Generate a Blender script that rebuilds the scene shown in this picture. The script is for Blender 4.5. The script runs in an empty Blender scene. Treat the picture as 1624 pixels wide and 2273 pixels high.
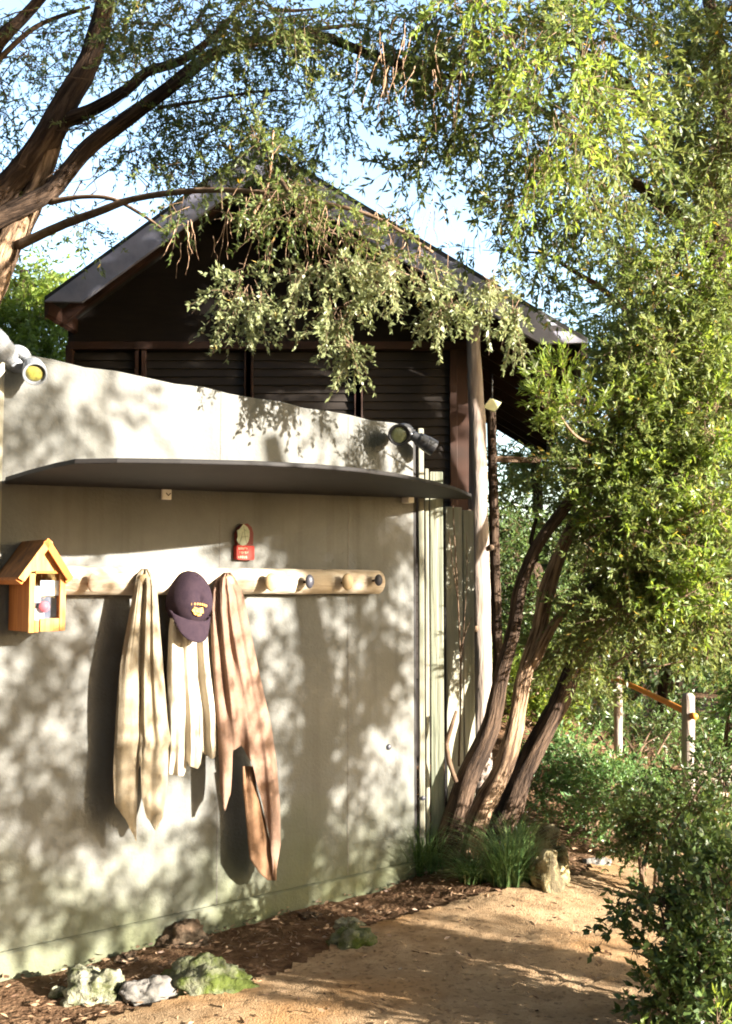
import bpy, math, random
import numpy as np
from mathutils import Vector, Matrix
R = math.radians
random.seed(11); rng = np.random.default_rng(11)
sc = bpy.context.scene
COL = sc.collection
# ------------------------------------------------------------------ camera geometry
F = 35/24*1624; HY = 1300.0
PITCH = math.atan((HY-1136)/F); EYE = 1.6
def ray(px, py):
    cx = (px-812)/F; cy = -(py-1136)/F
    c, s = math.cos(PITCH), math.sin(PITCH)
    return Vector((cx, c-cy*s, s+cy*c))
O = Vector((0, 0, EYE))
def at(px, py, Y):
    d = ray(px, py); return O + d*(Y/d.y)
def onz(px, py, z=0.0):
    d = ray(px, py); return O + d*((z-EYE)/d.z)
P0 = onz(922, 1957)                                 # foot of the wall's right corner
tv = ray(3700, HY); T = Vector((tv.x, tv.y, 0)).normalized()
IN = Vector((-T.y, T.x, 0)); OUT = -IN
WROT = math.atan2(T.y, T.x)
def wp(s, out, z): return Vector((P0.x, P0.y, 0)) + T*s + OUT*out + Vector((0, 0, z))
def W(px, py, out=0.0):
    d = ray(px, py); q = P0 + OUT*out
    k = (q-O).dot(OUT)/d.dot(OUT); return O + d*k
def S(px, py, out=0.0):                             # pixel -> (s, z) on the plane 'out' before the wall
    p = W(px, py, out); return (p-P0).dot(T), p.z
SUN = (OUT + T*0.38 + Vector((0, 0, 0.275))).normalized()
# ------------------------------------------------------------------ materials
def mat(name, c1, c2=None, scale=6, rough=.8, bump=0, bscale=None, stretch=(1,1,1), coord='Object', trans=0, spec=.3, c3=None, metal=0, detail=6, ramp=(.35,.65)):
    m = bpy.data.materials.new(name); m.use_nodes = True
    nt = m.node_tree; N = nt.nodes; L = nt.links; b = N['Principled BSDF']
    b.inputs['Roughness'].default_value = rough; b.inputs['Specular IOR Level'].default_value = spec
    b.inputs['Metallic'].default_value = metal
    c2 = c2 or tuple(v*.75 for v in c1)
    tc = N.new('ShaderNodeTexCoord'); mp = N.new('ShaderNodeMapping'); mp.inputs['Scale'].default_value = stretch
    L.new(tc.outputs[coord], mp.inputs[0])
    no = N.new('ShaderNodeTexNoise'); no.inputs['Scale'].default_value = scale; no.inputs['Detail'].default_value = detail
    no.inputs['Roughness'].default_value = .62
    L.new(mp.outputs[0], no.inputs[0])
    cr = N.new('ShaderNodeValToRGB'); e = cr.color_ramp.elements
    e[0].position = ramp[0]; e[1].position = ramp[1]; e[0].color = (*c1, 1); e[1].color = (*c2, 1)
    if c3:
        x = e.new((ramp[0]+ramp[1])/2); x.color = (*c3, 1)
    L.new(no.outputs[0], cr.inputs[0]); L.new(cr.outputs[0], b.inputs['Base Color'])
    if bump:
        n2 = N.new('ShaderNodeTexNoise'); n2.inputs['Scale'].default_value = bscale or scale*4; n2.inputs['Detail'].default_value = 8
        L.new(mp.outputs[0], n2.inputs[0])
        bp = N.new('ShaderNodeBump'); bp.inputs['Strength'].default_value = bump; bp.inputs['Distance'].default_value = .02
        L.new(n2.outputs[0], bp.inputs['Height']); L.new(bp.outputs[0], b.inputs['Normal'])
    m['cr'] = 1
    return m
def leafmat(name, dark, light, trans=.35, warm=None):
    m = bpy.data.materials.new(name); m.use_nodes = True
    nt = m.node_tree; N = nt.nodes; L = nt.links; b = N['Principled BSDF']; out = N['Material Output']
    at_ = N.new('ShaderNodeAttribute'); at_.attribute_name = 'tint'
    cr = N.new('ShaderNodeValToRGB'); e = cr.color_ramp.elements
    e[0].color = (*dark, 1); e[1].color = (*light, 1); e[1].position = .93
    if warm: x = e.new(1.0); x.color = (*warm, 1)
    L.new(at_.outputs['Fac'], cr.inputs[0]); L.new(cr.outputs[0], b.inputs['Base Color'])
    b.inputs['Roughness'].default_value = .42; b.inputs['Specular IOR Level'].default_value = .45
    tr = N.new('ShaderNodeBsdfTranslucent')
    hs = N.new('ShaderNodeHueSaturation'); hs.inputs['Hue'].default_value = .48; hs.inputs['Saturation'].default_value = 1.1; hs.inputs['Value'].default_value = 1.7
    L.new(cr.outputs[0], hs.inputs['Color']); L.new(hs.outputs[0], tr.inputs[0])
    mx = N.new('ShaderNodeMixShader'); mx.inputs[0].default_value = trans
    L.new(b.outputs[0], mx.inputs[1]); L.new(tr.outputs[0], mx.inputs[2]); L.new(mx.outputs[0], out.inputs[0])
    return m
def wallmat():
    m = mat('wall_render', (.158,.156,.143), (.104,.105,.096), scale=1.6, rough=.92, bump=.25, bscale=60, spec=.15, detail=9)
    nt = m.node_tree; N = nt.nodes; L = nt.links; b = N['Principled BSDF']
    geo = N.new('ShaderNodeNewGeometry'); sx = N.new('ShaderNodeSeparateXYZ'); L.new(geo.outputs['Position'], sx.inputs[0])
    no = N.new('ShaderNodeTexNoise'); no.inputs['Scale'].default_value = 2.3; no.inputs['Detail'].default_value = 8
    L.new(geo.outputs['Position'], no.inputs[0])
    # green algae growing up from the soil, broken up by noise
    ma = N.new('ShaderNodeMath'); ma.operation = 'MULTIPLY_ADD'; ma.inputs[1].default_value = 1.1; L.new(no.outputs[0], ma.inputs[0])
    sub = N.new('ShaderNodeMath'); sub.operation = 'MULTIPLY'; sub.inputs[1].default_value = -1.15; L.new(sx.outputs[2], sub.inputs[0])
    L.new(sub.outputs[0], ma.inputs[2])
    mr = N.new('ShaderNodeMapRange'); mr.inputs[1].default_value = -.05; mr.inputs[2].default_value = .65; mr.inputs[4].default_value = .62
    L.new(ma.outputs[0], mr.inputs[0])
    mx = N.new('ShaderNodeMix'); mx.data_type = 'RGBA'; mx.inputs[7].default_value = (.095,.11,.027,1)
    src = [l for l in L if l.to_socket == b.inputs['Base Color']][0].from_socket
    L.new(mr.outputs[0], mx.inputs[0]); L.new(src, mx.inputs[6])
    # vertical water streaks
    mp = N.new('ShaderNodeMapping'); mp.inputs['Scale'].default_value = (9,9,.5); L.new(geo.outputs['Position'], mp.inputs[0])
    n3 = N.new('ShaderNodeTexNoise'); n3.inputs['Scale'].default_value = 1.3; n3.inputs['Detail'].default_value = 5; L.new(mp.outputs[0], n3.inputs[0])
    r3 = N.new('ShaderNodeMapRange'); r3.inputs[1].default_value = .5; r3.inputs[2].default_value = .75; r3.inputs[4].default_value = .5; L.new(n3.outputs[0], r3.inputs[0])
    m3 = N.new('ShaderNodeMix'); m3.data_type = 'RGBA'; m3.inputs[7].default_value = (.07,.067,.052,1)
    L.new(r3.outputs[0], m3.inputs[0]); L.new(mx.outputs[2], m3.inputs[6]); L.new(m3.outputs[2], b.inputs['Base Color'])
    return m
M = {}
M['wall'] = wallmat()
M['dark_under'] = mat('awning_paint', (0.0126,0.0105,0.0091), (0.0077,0.0063,0.0056), rough=.7)
M['log'] = mat('peeled_log', (.50,.43,.33), (.36,.29,.21), scale=4, stretch=(1,1,9), rough=.8, bump=.5, bscale=14, ramp=(.42,.68))
M['log2'] = mat('gum_log', (0.27,0.227,0.194), (0.162,0.114,0.0864), scale=3.2, stretch=(5,5,.7), rough=.75, bump=.5, bscale=9, ramp=(.42,.68))
M['weathered'] = mat('weathered_timber', (0.239,0.233,0.173), (0.0864,0.0997,0.0665), scale=2.0, stretch=(11,11,.55), rough=.85, bump=.5, bscale=5, ramp=(.3,.7))
M['weathered2'] = mat('pale_weathered_timber', (0.254,0.238,0.183), (0.144,0.15,0.105), scale=2.0, stretch=(9,9,.5), rough=.85, bump=.4, bscale=5, ramp=(.4,.66))
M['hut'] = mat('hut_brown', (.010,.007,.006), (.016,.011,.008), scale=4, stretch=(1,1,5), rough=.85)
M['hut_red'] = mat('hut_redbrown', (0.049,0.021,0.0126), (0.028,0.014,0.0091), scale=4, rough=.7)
M['fascia'] = mat('fascia_grey', (.30,.30,.36), (.20,.20,.25), scale=5, rough=.8)
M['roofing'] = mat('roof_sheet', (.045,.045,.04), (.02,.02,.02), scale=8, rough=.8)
M['orange'] = mat('orange_cedar', (0.4,0.136,0.024), (0.304,0.092,0.016), scale=4, stretch=(14,14,1), rough=.75, ramp=(.42,.6), bump=.2)
M['orange_pale'] = mat('pale_pine', (0.48,0.232,0.072), (0.4,0.168,0.044), scale=4, stretch=(14,14,1), rough=.75, ramp=(.42,.6), bump=.2)
M['cedar_roof'] = mat('weathered_cedar_roof', (.26,.11,.035), (.10,.05,.025), scale=9, stretch=(3,3,1), rough=.85)
M['towel1'] = mat('cream_towelling', (.37,.31,.22), (.32,.265,.185), scale=60, rough=.95, bump=.8, bscale=300, spec=.03)
M['towel2'] = mat('white_cotton', (.44,.39,.31), (.38,.335,.26), scale=30, rough=.95, bump=.3, bscale=260, spec=.03)
M['towel3'] = mat('tan_towelling', (.31,.20,.145), (.26,.165,.118), scale=60, rough=.95, bump=.8, bscale=300, spec=.03)
M['cap'] = mat('cap_cotton', (.034,.022,.028), (.024,.016,.022), scale=30, rough=.95, bump=.4, bscale=300, spec=.05)
M['gold'] = mat('gold_thread', (.55,.28,.05), (.4,.2,.04), scale=80, rough=.6)
M['stone_beige'] = mat('beige_stone', (0.319,0.235,0.128), (0.242,0.173,0.0892), scale=9, rough=.6)
M['stone_dark'] = mat('dark_stone', (.035,.035,.045), (.06,.06,.07), scale=9, rough=.4)
M['metal'] = mat('rusty_rod', (.10,.06,.04), (.05,.03,.02), scale=30, rough=.6, metal=.4)
M['red'] = mat('red_paint', (0.408,0.0298,0.017), (0.34,0.0255,0.0153), scale=20, rough=.6)
M['darkred'] = mat('dark_red_paint', (.14,.02,.014), (.1,.016,.012), scale=20, rough=.6)
M['plaque'] = mat('pale_leaf_plaque', (0.336,0.352,0.256), (0.24,0.288,0.192), scale=25, rough=.6)
M['plaqueline'] = mat('grey_green_paint', (.12,.14,.09), (.1,.1,.1), scale=25, rough=.6)
M['letter'] = mat('cream_lettering', (.75,.5,.35), (.7,.45,.3), rough=.6)
M['white'] = mat('white_plastic', (0.216,0.224,0.232), (0.144,0.152,0.16), scale=14, rough=.4, spec=.4)
M['offwhite'] = mat('off_white_card', (.85,.83,.78), (.78,.76,.7), rough=.7)
M['black'] = mat('black_plastic', (.02,.02,.022), (.03,.03,.033), rough=.35, spec=.5)
M['lens_y'] = mat('yellow_lens', (.26,.24,.05), (.12,.10,.03), scale=40, rough=.25, spec=.5)
M['lens_g'] = mat('green_lens', (.22,.24,.13), (.13,.15,.08), scale=20, rough=.2, spec=.6)
M['pink'] = mat('pink_rubber', (.80,.16,.20), (.7,.1,.14), rough=.4)
M['paper'] = mat('white_paper', (0.663,0.663,0.646), (0.612,0.612,0.595), rough=.8)
M['bookblue'] = mat('dark_blue_card', (.05,.055,.09), (.10,.10,.14), scale=25, rough=.6)
M['greyblue'] = mat('greyish_card', (.42,.36,.38), (.25,.24,.30), scale=16, rough=.7)
M['bark'] = mat('fibrous_bark', (.028,.019,.014), (.125,.082,.055), scale=2.0, stretch=(7,1.1,1), coord='UV', rough=.95, bump=1.0, bscale=5.5, spec=.1, ramp=(.42,.72))
M['bark_pale'] = mat('peeling_sunlit_bark', (.06,.038,.025), (.36,.24,.15), scale=2.0, stretch=(7,1.1,1), coord='UV', rough=.95, bump=1.0, bscale=5.5, spec=.1, ramp=(.4,.62))
M['twig'] = mat('twig_bark', (0.128,0.08,0.048), (0.208,0.144,0.096), scale=20, rough=.8, spec=.1)
M['twig_dark'] = mat('dark_twig_bark', (.07,.045,.03), (.12,.08,.05), scale=20, rough=.8, spec=.1)
M['twig_dry'] = mat('dry_twig', (.42,.28,.18), (.30,.19,.12), scale=20, rough=.8, spec=.1)
M['mulch'] = mat('bark_mulch_soil', (.08,.045,.025), (.17,.105,.06), scale=14, rough=.95, bump=1, bscale=45, spec=.05, c3=(.12,.07,.04))
M['path'] = mat('sandy_path', (.38,.265,.155), (.24,.155,.085), scale=9, rough=.95, bump=.5, bscale=140, spec=.05, ramp=(.35,.7), detail=12)
def pathstain():
    m = M['path']; nt = m.node_tree; N = nt.nodes; L = nt.links; b = N['Principled BSDF']
    geo = N.new('ShaderNodeNewGeometry')
    n = N.new('ShaderNodeTexNoise'); n.inputs['Scale'].default_value = .9; n.inputs['Detail'].default_value = 4; L.new(geo.outputs['Position'], n.inputs[0])
    mr = N.new('ShaderNodeMapRange'); mr.inputs[1].default_value = .5; mr.inputs[2].default_value = .68; mr.inputs[4].default_value = .75; L.new(n.outputs[0], mr.inputs[0])
    mx = N.new('ShaderNodeMix'); mx.data_type = 'RGBA'; mx.inputs[7].default_value = (.32,.15,.04,1)
    src = [l for l in L if l.to_socket == b.inputs['Base Color']][0].from_socket
    L.new(mr.outputs[0], mx.inputs[0]); L.new(src, mx.inputs[6])
    # dark specks of litter and gravel
    v = N.new('ShaderNodeTexNoise'); v.inputs['Scale'].default_value = 38; v.inputs['Detail'].default_value = 5; L.new(geo.outputs['Position'], v.inputs[0])
    r2 = N.new('ShaderNodeMapRange'); r2.inputs[1].default_value = .55; r2.inputs[2].default_value = .68; r2.inputs[4].default_value = .6; L.new(v.outputs[0], r2.inputs[0])
    m2 = N.new('ShaderNodeMix'); m2.data_type = 'RGBA'; m2.inputs[7].default_value = (.09,.055,.03,1)
    L.new(r2.outputs[0], m2.inputs[0]); L.new(mx.outputs[2], m2.inputs[6]); L.new(m2.outputs[2], b.inputs['Base Color'])
pathstain()
M['rock_pale'] = mat('lichen_rock', (.25,.245,.175), (.06,.065,.03), scale=13, rough=.95, bump=1, bscale=38, spec=.05, ramp=(.42,.6), detail=12)
M['rock_grey'] = mat('grey_rock', (0.173,0.158,0.143), (0.12,0.112,0.0975), scale=7, rough=.85, bump=.6, bscale=30, spec=.15)
M['rock_moss'] = mat('mossy_rock', (.15,.15,.10), (.06,.075,.018), scale=9, rough=.95, bump=1, bscale=36, spec=.05, ramp=(.4,.58), detail=12)
M['rock_brown'] = mat('brown_rock', (.15,.10,.065), (.06,.045,.03), scale=10, rough=.95, bump=1, bscale=32, spec=.05, ramp=(.4,.6), detail=10)
M['leaf_a'] = leafmat('tea_tree_leaf', (.05,.085,.018), (.18,.215,.07), .45, (.34,.25,.05))
M['leaf_b'] = leafmat('bright_leaf', (.09,.15,.025), (.22,.29,.06), .45, (.36,.30,.05))
M['leaf_w'] = leafmat('deep_wood_leaf', (.010,.018,.007), (.03,.045,.015), .12, (.05,.05,.02))  # very dark leaf for the added wood, keeps its bounced light low
M['leaf_p'] = leafmat('sunlit_tea_tree_leaf', (.11,.14,.05), (.27,.29,.15), .40, (.4,.34,.12))  # lighter leaf copy, sunlight put into the hanging cluster's colour
M['leaf_c'] = leafmat('dark_leaf', (.028,.058,.018), (.10,.15,.04), .3, (.16,.13,.04))
M['leaf_d'] = leafmat('blue_green_leaf', (.05,.12,.04), (.15,.25,.075), .35, (.2,.24,.05))
M['grass'] = leafmat('grass_blade', (.045,.095,.03), (.13,.19,.06), .3, (.30,.24,.10))
M['litter'] = leafmat('dry_leaf', (.09,.05,.03), (.30,.20,.12), .1, (.42,.32,.2))
def glassmat():
    m = bpy.data.materials.new('clear_pane'); m.use_nodes = True; nt = m.node_tree; N = nt.nodes; L = nt.links
    g = N.new('ShaderNodeBsdfGlossy'); g.inputs['Roughness'].default_value = .03
    t = N.new('ShaderNodeBsdfTransparent'); t.inputs[0].default_value = (.93,.95,.95,1)
    f = N.new('ShaderNodeFresnel'); f.inputs[0].default_value = 1.45
    mx = N.new('ShaderNodeMixShader'); L.new(f.outputs[0], mx.inputs[0]); L.new(t.outputs[0], mx.inputs[1]); L.new(g.outputs[0], mx.inputs[2])
    L.new(mx.outputs[0], N['Material Output'].inputs[0]); return m
M['glass'] = glassmat()
# ------------------------------------------------------------------ object helpers
def setp(o, label=None, cat=None, group=None, kind=None):
    if label: o['label'] = label
    if cat: o['category'] = cat
    if group: o['group'] = group
    if kind: o['kind'] = kind
    return o
def empty(name, loc, label, cat, group=None, rz=0):
    o = bpy.data.objects.new(name, None); COL.objects.link(o)
    o.matrix_world = Matrix.Translation(Vector(loc)) @ Matrix.Rotation(rz, 4, 'Z')
    o.empty_display_size = .1
    return setp(o, label, cat, group)
def wmat(o):
    m = o.matrix_basis.copy()
    while o.parent: o = o.parent; m = o.matrix_basis @ m
    return m
class MB:
    def __init__(s): s.v = []; s.f = []; s.uv = None; s.flat = True
    def box(s, c, hx, hy, hz, ax=None):
        """centre c, half-extents, axes ax=(X,Y,Z)"""
        X, Y, Z = ax or (Vector((1,0,0)), Vector((0,1,0)), Vector((0,0,1)))
        c = Vector(c); n = len(s.v)
        for a in (-1,1):
            for b in (-1,1):
                for d in (-1,1): s.v.append(c + X*(a*hx) + Y*(b*hy) + Z*(d*hz))
        for q in ((0,1,3,2),(4,6,7,5),(0,4,5,1),(2,3,7,6),(0,2,6,4),(1,5,7,3)): s.f.append(tuple(n+i for i in q))
        return s
    def prism(s, pts, off):
        """closed polygon pts extruded by vector off"""
        n = len(s.v); k = len(pts); off = Vector(off)
        s.v += [Vector(p) for p in pts] + [Vector(p)+off for p in pts]
        s.f.append(tuple(n+i for i in range(k))); s.f.append(tuple(n+k+i for i in reversed(range(k))))
        for i in range(k):
            j = (i+1) % k; s.f.append((n+i, n+k+i, n+k+j, n+j))
        return s
    def rings(s, rings, cap=True, closed=True):
        n = len(s.v); k = len(rings[0])
        for r in rings: s.v += [Vector(p) for p in r]
        for a in range(len(rings)-1):
            for i in range(k if closed else k-1):
                j = (i+1) % k; s.f.append((n+a*k+i, n+a*k+j, n+(a+1)*k+j, n+(a+1)*k+i))
        if cap:
            s.f.append(tuple(n+i for i in reversed(range(k)))); s.f.append(tuple(n+(len(rings)-1)*k+i for i in range(k)))
        return s
    def lathe(s, base, axis, prof, k=20):
        """prof: (distance along axis, radius)"""
        ax = Vector(axis).normalized(); u = ax.orthogonal().normalized(); w = ax.cross(u)
        rs = [[Vector(base)+ax*d+(u*math.cos(2*math.pi*i/k)+w*math.sin(2*math.pi*i/k))*r for i in range(k)] for d, r in prof]
        return s.rings(rs)
def tube(pts, rad, k=10, rough=.0, step=.05, seed=0, taper_end=False, mb=None, lump=.0):
    """smooth tube through pts with radii; UV along the length"""
    rnd = random.Random(seed)
    P = [Vector(p) for p in pts]; n = len(P); dense = []; rd = []
    for i in range(n-1):
        a = P[max(i-1,0)]; b = P[i]; c = P[i+1]; d = P[min(i+2,n-1)]
        m = max(1, int((c-b).length/step))
        for j in range(m):
            t = j/m
            q = .5*((2*b)+(c-a)*t+(2*a-5*b+4*c-d)*t*t+(3*b-a-3*c+d)*t**3)
            dense.append(q); rd.append(rad[i]*(1-t)+rad[i+1]*t)
    dense.append(P[-1]); rd.append(rad[-1])
    rings = []; uvs = []; L = 0; u = None
    ph = [rnd.random()*6.28 for _ in range(8)]
    for i, q in enumerate(dense):
        dr = (dense[min(i+1,len(dense)-1)]-dense[max(i-1,0)]).normalized()
        u = (u - dr*u.dot(dr)).normalized() if u else dr.orthogonal().normalized()
        w = dr.cross(u)
        if i: L += (q-dense[i-1]).length
        ring = []
        for a in range(k):
            th = 2*math.pi*a/k
            r = rd[i]*(1+rough*(math.sin(3*th+ph[0]+L*5)*.5+math.sin(5*th+ph[1]-L*3)*.4+math.sin(8*th+ph[2]+L*9)*.3)+lump*math.sin(L*11+ph[3])*math.sin(L*4.3+ph[4]+th)+rnd.uniform(-1,1)*rough*.35)
            ring.append(q+(u*math.cos(th)+w*math.sin(th))*r)
        rings.append(ring); uvs.append(L)
    mb = mb or MB(); n0 = len(mb.v); mb.rings(rings)
    mb.flat = False
    if mb.uv is None: mb.uv = {}
    for i in range(len(rings)):
        for a in range(k): mb.uv[n0+i*k+a] = (a/k, uvs[i]*2)
    return mb
def build(name, mb, m, parent=None, smooth=None, bevel=0, sub=0, solid=0, loc=None, rz=0, **p):
    me = bpy.data.meshes.new(name)
    o = bpy.data.objects.new(name, me); COL.objects.link(o)
    if parent:
        o.parent = parent; inv = wmat(parent).inverted()
    elif loc is not None:
        o.matrix_world = Matrix.Translation(Vector(loc)) @ Matrix.Rotation(rz, 4, 'Z'); inv = o.matrix_world.inverted()
    else: inv = Matrix.Identity(4)
    me.from_pydata([inv @ Vector(v) for v in mb.v], [], mb.f); me.update()
    me.materials.append(m)
    if mb.uv:
        ul = me.uv_layers.new(name='UVMap')
        for l in me.loops: ul.data[l.index].uv = mb.uv.get(l.vertex_index, (0,0))
        # fix the seam
        for pl in me.polygons:
            us = [ul.data[i].uv[0] for i in pl.loop_indices]
            if max(us)-min(us) > .5:
                for i in pl.loop_indices:
                    if ul.data[i].uv[0] < .5: ul.data[i].uv[0] += 1
    if smooth is None: smooth = not mb.flat
    if smooth: me.polygons.foreach_set('use_smooth', [True]*len(me.polygons))
    if solid:
        d = o.modifiers.new('solid', 'SOLIDIFY'); d.thickness = solid; d.offset = 0
    if bevel:
        d = o.modifiers.new('bevel', 'BEVEL'); d.width = bevel; d.segments = 2; d.limit_method = 'ANGLE'
    if sub:
        d = o.modifiers.new('sub', 'SUBSURF'); d.levels = d.render_levels = sub
    return setp(o, **p)
# ------------------------------------------------------------------ foliage
def npmesh(name, V, Fc, tint, m, parent, **p):
    """V (n,3) world, Fc (k,4) quads, tint per vertex"""
    me = bpy.data.meshes.new(name); o = bpy.data.objects.new(name, me); COL.objects.link(o)
    if parent is not None:
        o.parent = parent; inv = np.array(wmat(parent).inverted())
        V = V @ inv[:3,:3].T + inv[:3,3]
    me.vertices.add(len(V)); me.vertices.foreach_set('co', V.astype(np.float32).ravel())
    k = Fc.shape[1]
    me.loops.add(Fc.size); me.loops.foreach_set('vertex_index', Fc.astype(np.int32).ravel())
    me.polygons.add(len(Fc)); me.polygons.foreach_set('loop_start', np.arange(0, Fc.size, k, dtype=np.int32))
    me.update(calc_edges=True)
    if tint is not None:
        a = me.attributes.new('tint', 'FLOAT', 'POINT'); a.data.foreach_set('value', tint.astype(np.float32))
    me.materials.append(m)
    return setp(o, **p)
def unit(a): return a/np.maximum(np.linalg.norm(a, axis=1, keepdims=True), 1e-9)
def leaves(base, d, ln, wd, tint, curl=.15):
    """kite leaves: base (n,3), direction d, length ln (n), width wd (n)"""
    n = len(base); r = unit(rng.normal(size=(n,3))); side = unit(np.cross(d, r)); nor = np.cross(side, d)
    mid = base + d*(ln*.45)[:,None] + nor*(ln*curl*.5)[:,None]
    tip = base + d*ln[:,None]
    V = np.stack([base, mid+side*(wd*.5)[:,None], tip, mid-side*(wd*.5)[:,None]], 1).reshape(-1,3)
    Fc = np.arange(4*n).reshape(n,4)
    return V, Fc, np.repeat(tint, 4)
def sprays(clumps, per=22, slen=.28, ll=.042, lw=.012, droop=.35, subs=.28, spread=.75, tw=.0016, outw=.4, dead=0.0):
    """clumps: (centre, radii, n). returns leaf arrays and twig arrays"""
    PV = []; D = []; C = []
    for c, r, n in clumps:
        n = int(n); c = np.array(c); r = np.array(r); k = max(2, int(n/7))
        sub = rng.normal(size=(k,3)); sub = unit(sub)*(rng.random((k,1))**.45)
        idx = rng.integers(0, k, n)
        q = sub[idx]+rng.normal(size=(n,3))*subs*.62
        pos = c+q*r
        d = rng.normal(size=(n,3))*.55 + unit(q)*outw + unit(sub[idx])*.25
        d[:,2] -= droop
        PV.append(pos); D.append(unit(d)); C.append(np.repeat(rng.random(k), 1)[idx])
    P = np.concatenate(PV); D = np.concatenate(D); C = np.concatenate(C)
    n = len(P); SL = slen*rng.uniform(.55,1.25,n)
    t = rng.random((n,per))**.8; t.sort(axis=1)
    bend = np.zeros((n,3)); bend[:,2] = -droop*.5*SL
    sp = P[:,None,:]+D[:,None,:]*(t*SL[:,None])[:,:,None]+bend[:,None,:]*(t**2)[:,:,None]
    ld = D[:,None,:]+rng.normal(size=(n,per,3))*spread; ld[:,:,2] -= droop*.25
    sp = sp.reshape(-1,3); ld = unit(ld.reshape(-1,3)); m = len(sp)
    tint = np.clip(np.repeat(C, per)*.45+rng.random(m)*.55, 0, .9); y = rng.random(m) < .012; tint[y] = 1.0
    V, Fc, tt = leaves(sp, ld, ll*rng.uniform(.55,1.3,m), lw*rng.uniform(.6,1.3,m), tint)
    # twigs : three-sided, three segments
    K = 4; ts = np.linspace(-.25, 1, K)
    cen = P[:,None,:]+D[:,None,:]*(ts[None,:]*SL[:,None])[:,:,None]+bend[:,None,:]*(np.maximum(ts,0)**2)[None,:,None]
    u = unit(np.cross(D, rng.normal(size=(n,3)))); w = np.cross(D, u); TV = []
    for a in range(3):
        th = 2*math.pi*a/3; o = u*math.cos(th)+w*math.sin(th)
        TV.append(cen+o[:,None,:]*(tw*(1.25-ts))[None,:,None])
    TV = np.stack(TV, 2).reshape(-1,3)                       # n,K,3
    b = (np.arange(n)*K*3)[:,None,None]; ka = (np.arange(K-1)*3)[None,:,None]; a = np.arange(3)[None,None,:]
    q0 = b+ka+a; q1 = b+ka+(a+1)%3
    TF = np.stack([q0,q1,q1+3,q0+3], -1).reshape(-1,4)
    return (V, Fc, tt), (TV, TF)
def foliage(root, clumps, lm, tm='twig', lname='leaves', **k):
    cl = [(at(px,py,d), (rx*d/F, rd, ry*d/F), n) for px,py,d,rx,ry,rd,n in clumps]
    (V,Fc,t), (TV,TF) = sprays(cl, **k)
    npmesh(lname, V, Fc, t, M[lm], root, kind=None)
    npmesh('twigs', TV, TF, None, M[tm], root)
def limb(root, name, pts, m='bark', k=10, seed=1, rough=.12, lump=.03, **p):
    P = [at(x,y,d) for x,y,d,r in pts]; rr = [r for *_, r in pts]
    return build(name, tube(P, rr, k=k, rough=rough, seed=seed, lump=lump), M[m], root, **p)
# ------------------------------------------------------------------ ground and path
def sm(a, b, x): t = np.clip((x-a)/(b-a), 0, 1); return t*t*(3-2*t)
def hgt(x, y):
    x = np.asarray(x, float); y = np.asarray(y, float)
    h = .012*np.sin(x*2.1+.5)*np.sin(y*1.7+1)+.006*np.sin(x*7.3+y*3)+.005*np.sin(y*9.1-x*4.2)
    h = h + .72*np.exp(-(((x-.95)/1.3)**2+((y-9.6)/1.5)**2)) + .10*np.exp(-(((x-.75)/.5)**2+((y-5.9)/.7)**2))
    return h
def ground():
    g = np.linspace(-1,1,231); gx = np.sinh(g*6.3)/np.sinh(6.3)*140+.3; gy = np.sinh(g*6.3)/np.sinh(6.3)*140+5.2
    X, Y = np.meshgrid(gx, gy); Z = hgt(X,Y)+rng.normal(size=X.shape)*.004
    V = np.stack([X,Y,Z],-1).reshape(-1,3); n = 231
    i = (np.arange(n-1)[:,None]*n+np.arange(n-1)[None,:]).ravel()
    Fc = np.stack([i,i+1,i+n+1,i+n],1)
    o = npmesh('ground', V, Fc, None, M['mulch'], None, kind='structure')
    o.data.polygons.foreach_set('use_smooth', [True]*len(o.data.polygons))
ground()
def inpoly(x, y, poly):
    c = np.zeros(x.shape, bool); j = len(poly)-1
    for i in range(len(poly)):
        xi, yi = poly[i]; xj, yj = poly[j]
        c ^= ((yi > y) != (yj > y)) & (x < (xj-xi)*(y-yi)/(yj-yi+1e-12)+xi); j = i
    return c
ppx = [(-250,2420),(200,2256),(420,2204),(590,2160),(700,2122),(750,2090),(820,2052),(930,2030),(1070,2010),(1190,1996),(1250,1972),(1300,1935),(1350,1900),(1420,1860),(1500,1810),(1560,1780)]
PATH = [(onz(a,b).x, onz(a,b).y) for a,b in ppx]+[(3.4,9.2),(7.5,10.5),(7.5,9.2),(3.6,7.2),(2.35,5.2),(2.1,3.6),(2.1,.5),(-1.6,.5)]
def path():
    s = .03; gx = np.arange(-2.2,7.6,s); gy = np.arange(.5,10.6,s); X, Y = np.meshgrid(gx,gy)
    wob = .06*np.sin(X*5+Y*3)+.04*np.sin(X*13-Y*9)+.025*np.sin(X*31+Y*23)+rng.normal(size=X.shape)*.022
    ins = inpoly(X+wob, Y+wob*.7, PATH); Z = hgt(X,Y)+.014+rng.normal(size=X.shape)*.0025
    n = X.shape[1]; idx = np.arange(X.size).reshape(X.shape)
    ok = ins[:-1,:-1]&ins[1:,:-1]&ins[:-1,1:]&ins[1:,1:]
    i = idx[:-1,:-1][ok]; Fc = np.stack([i,i+1,i+n+1,i+n],1)
    used, inv = np.unique(Fc, return_inverse=True)
    V = np.stack([X,Y,Z],-1).reshape(-1,3)[used]
    o = npmesh('path', V, inv.reshape(-1,4), None, M['path'], None, kind='structure')
    o.data.polygons.foreach_set('use_smooth', [True]*len(o.data.polygons))
path()
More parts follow.
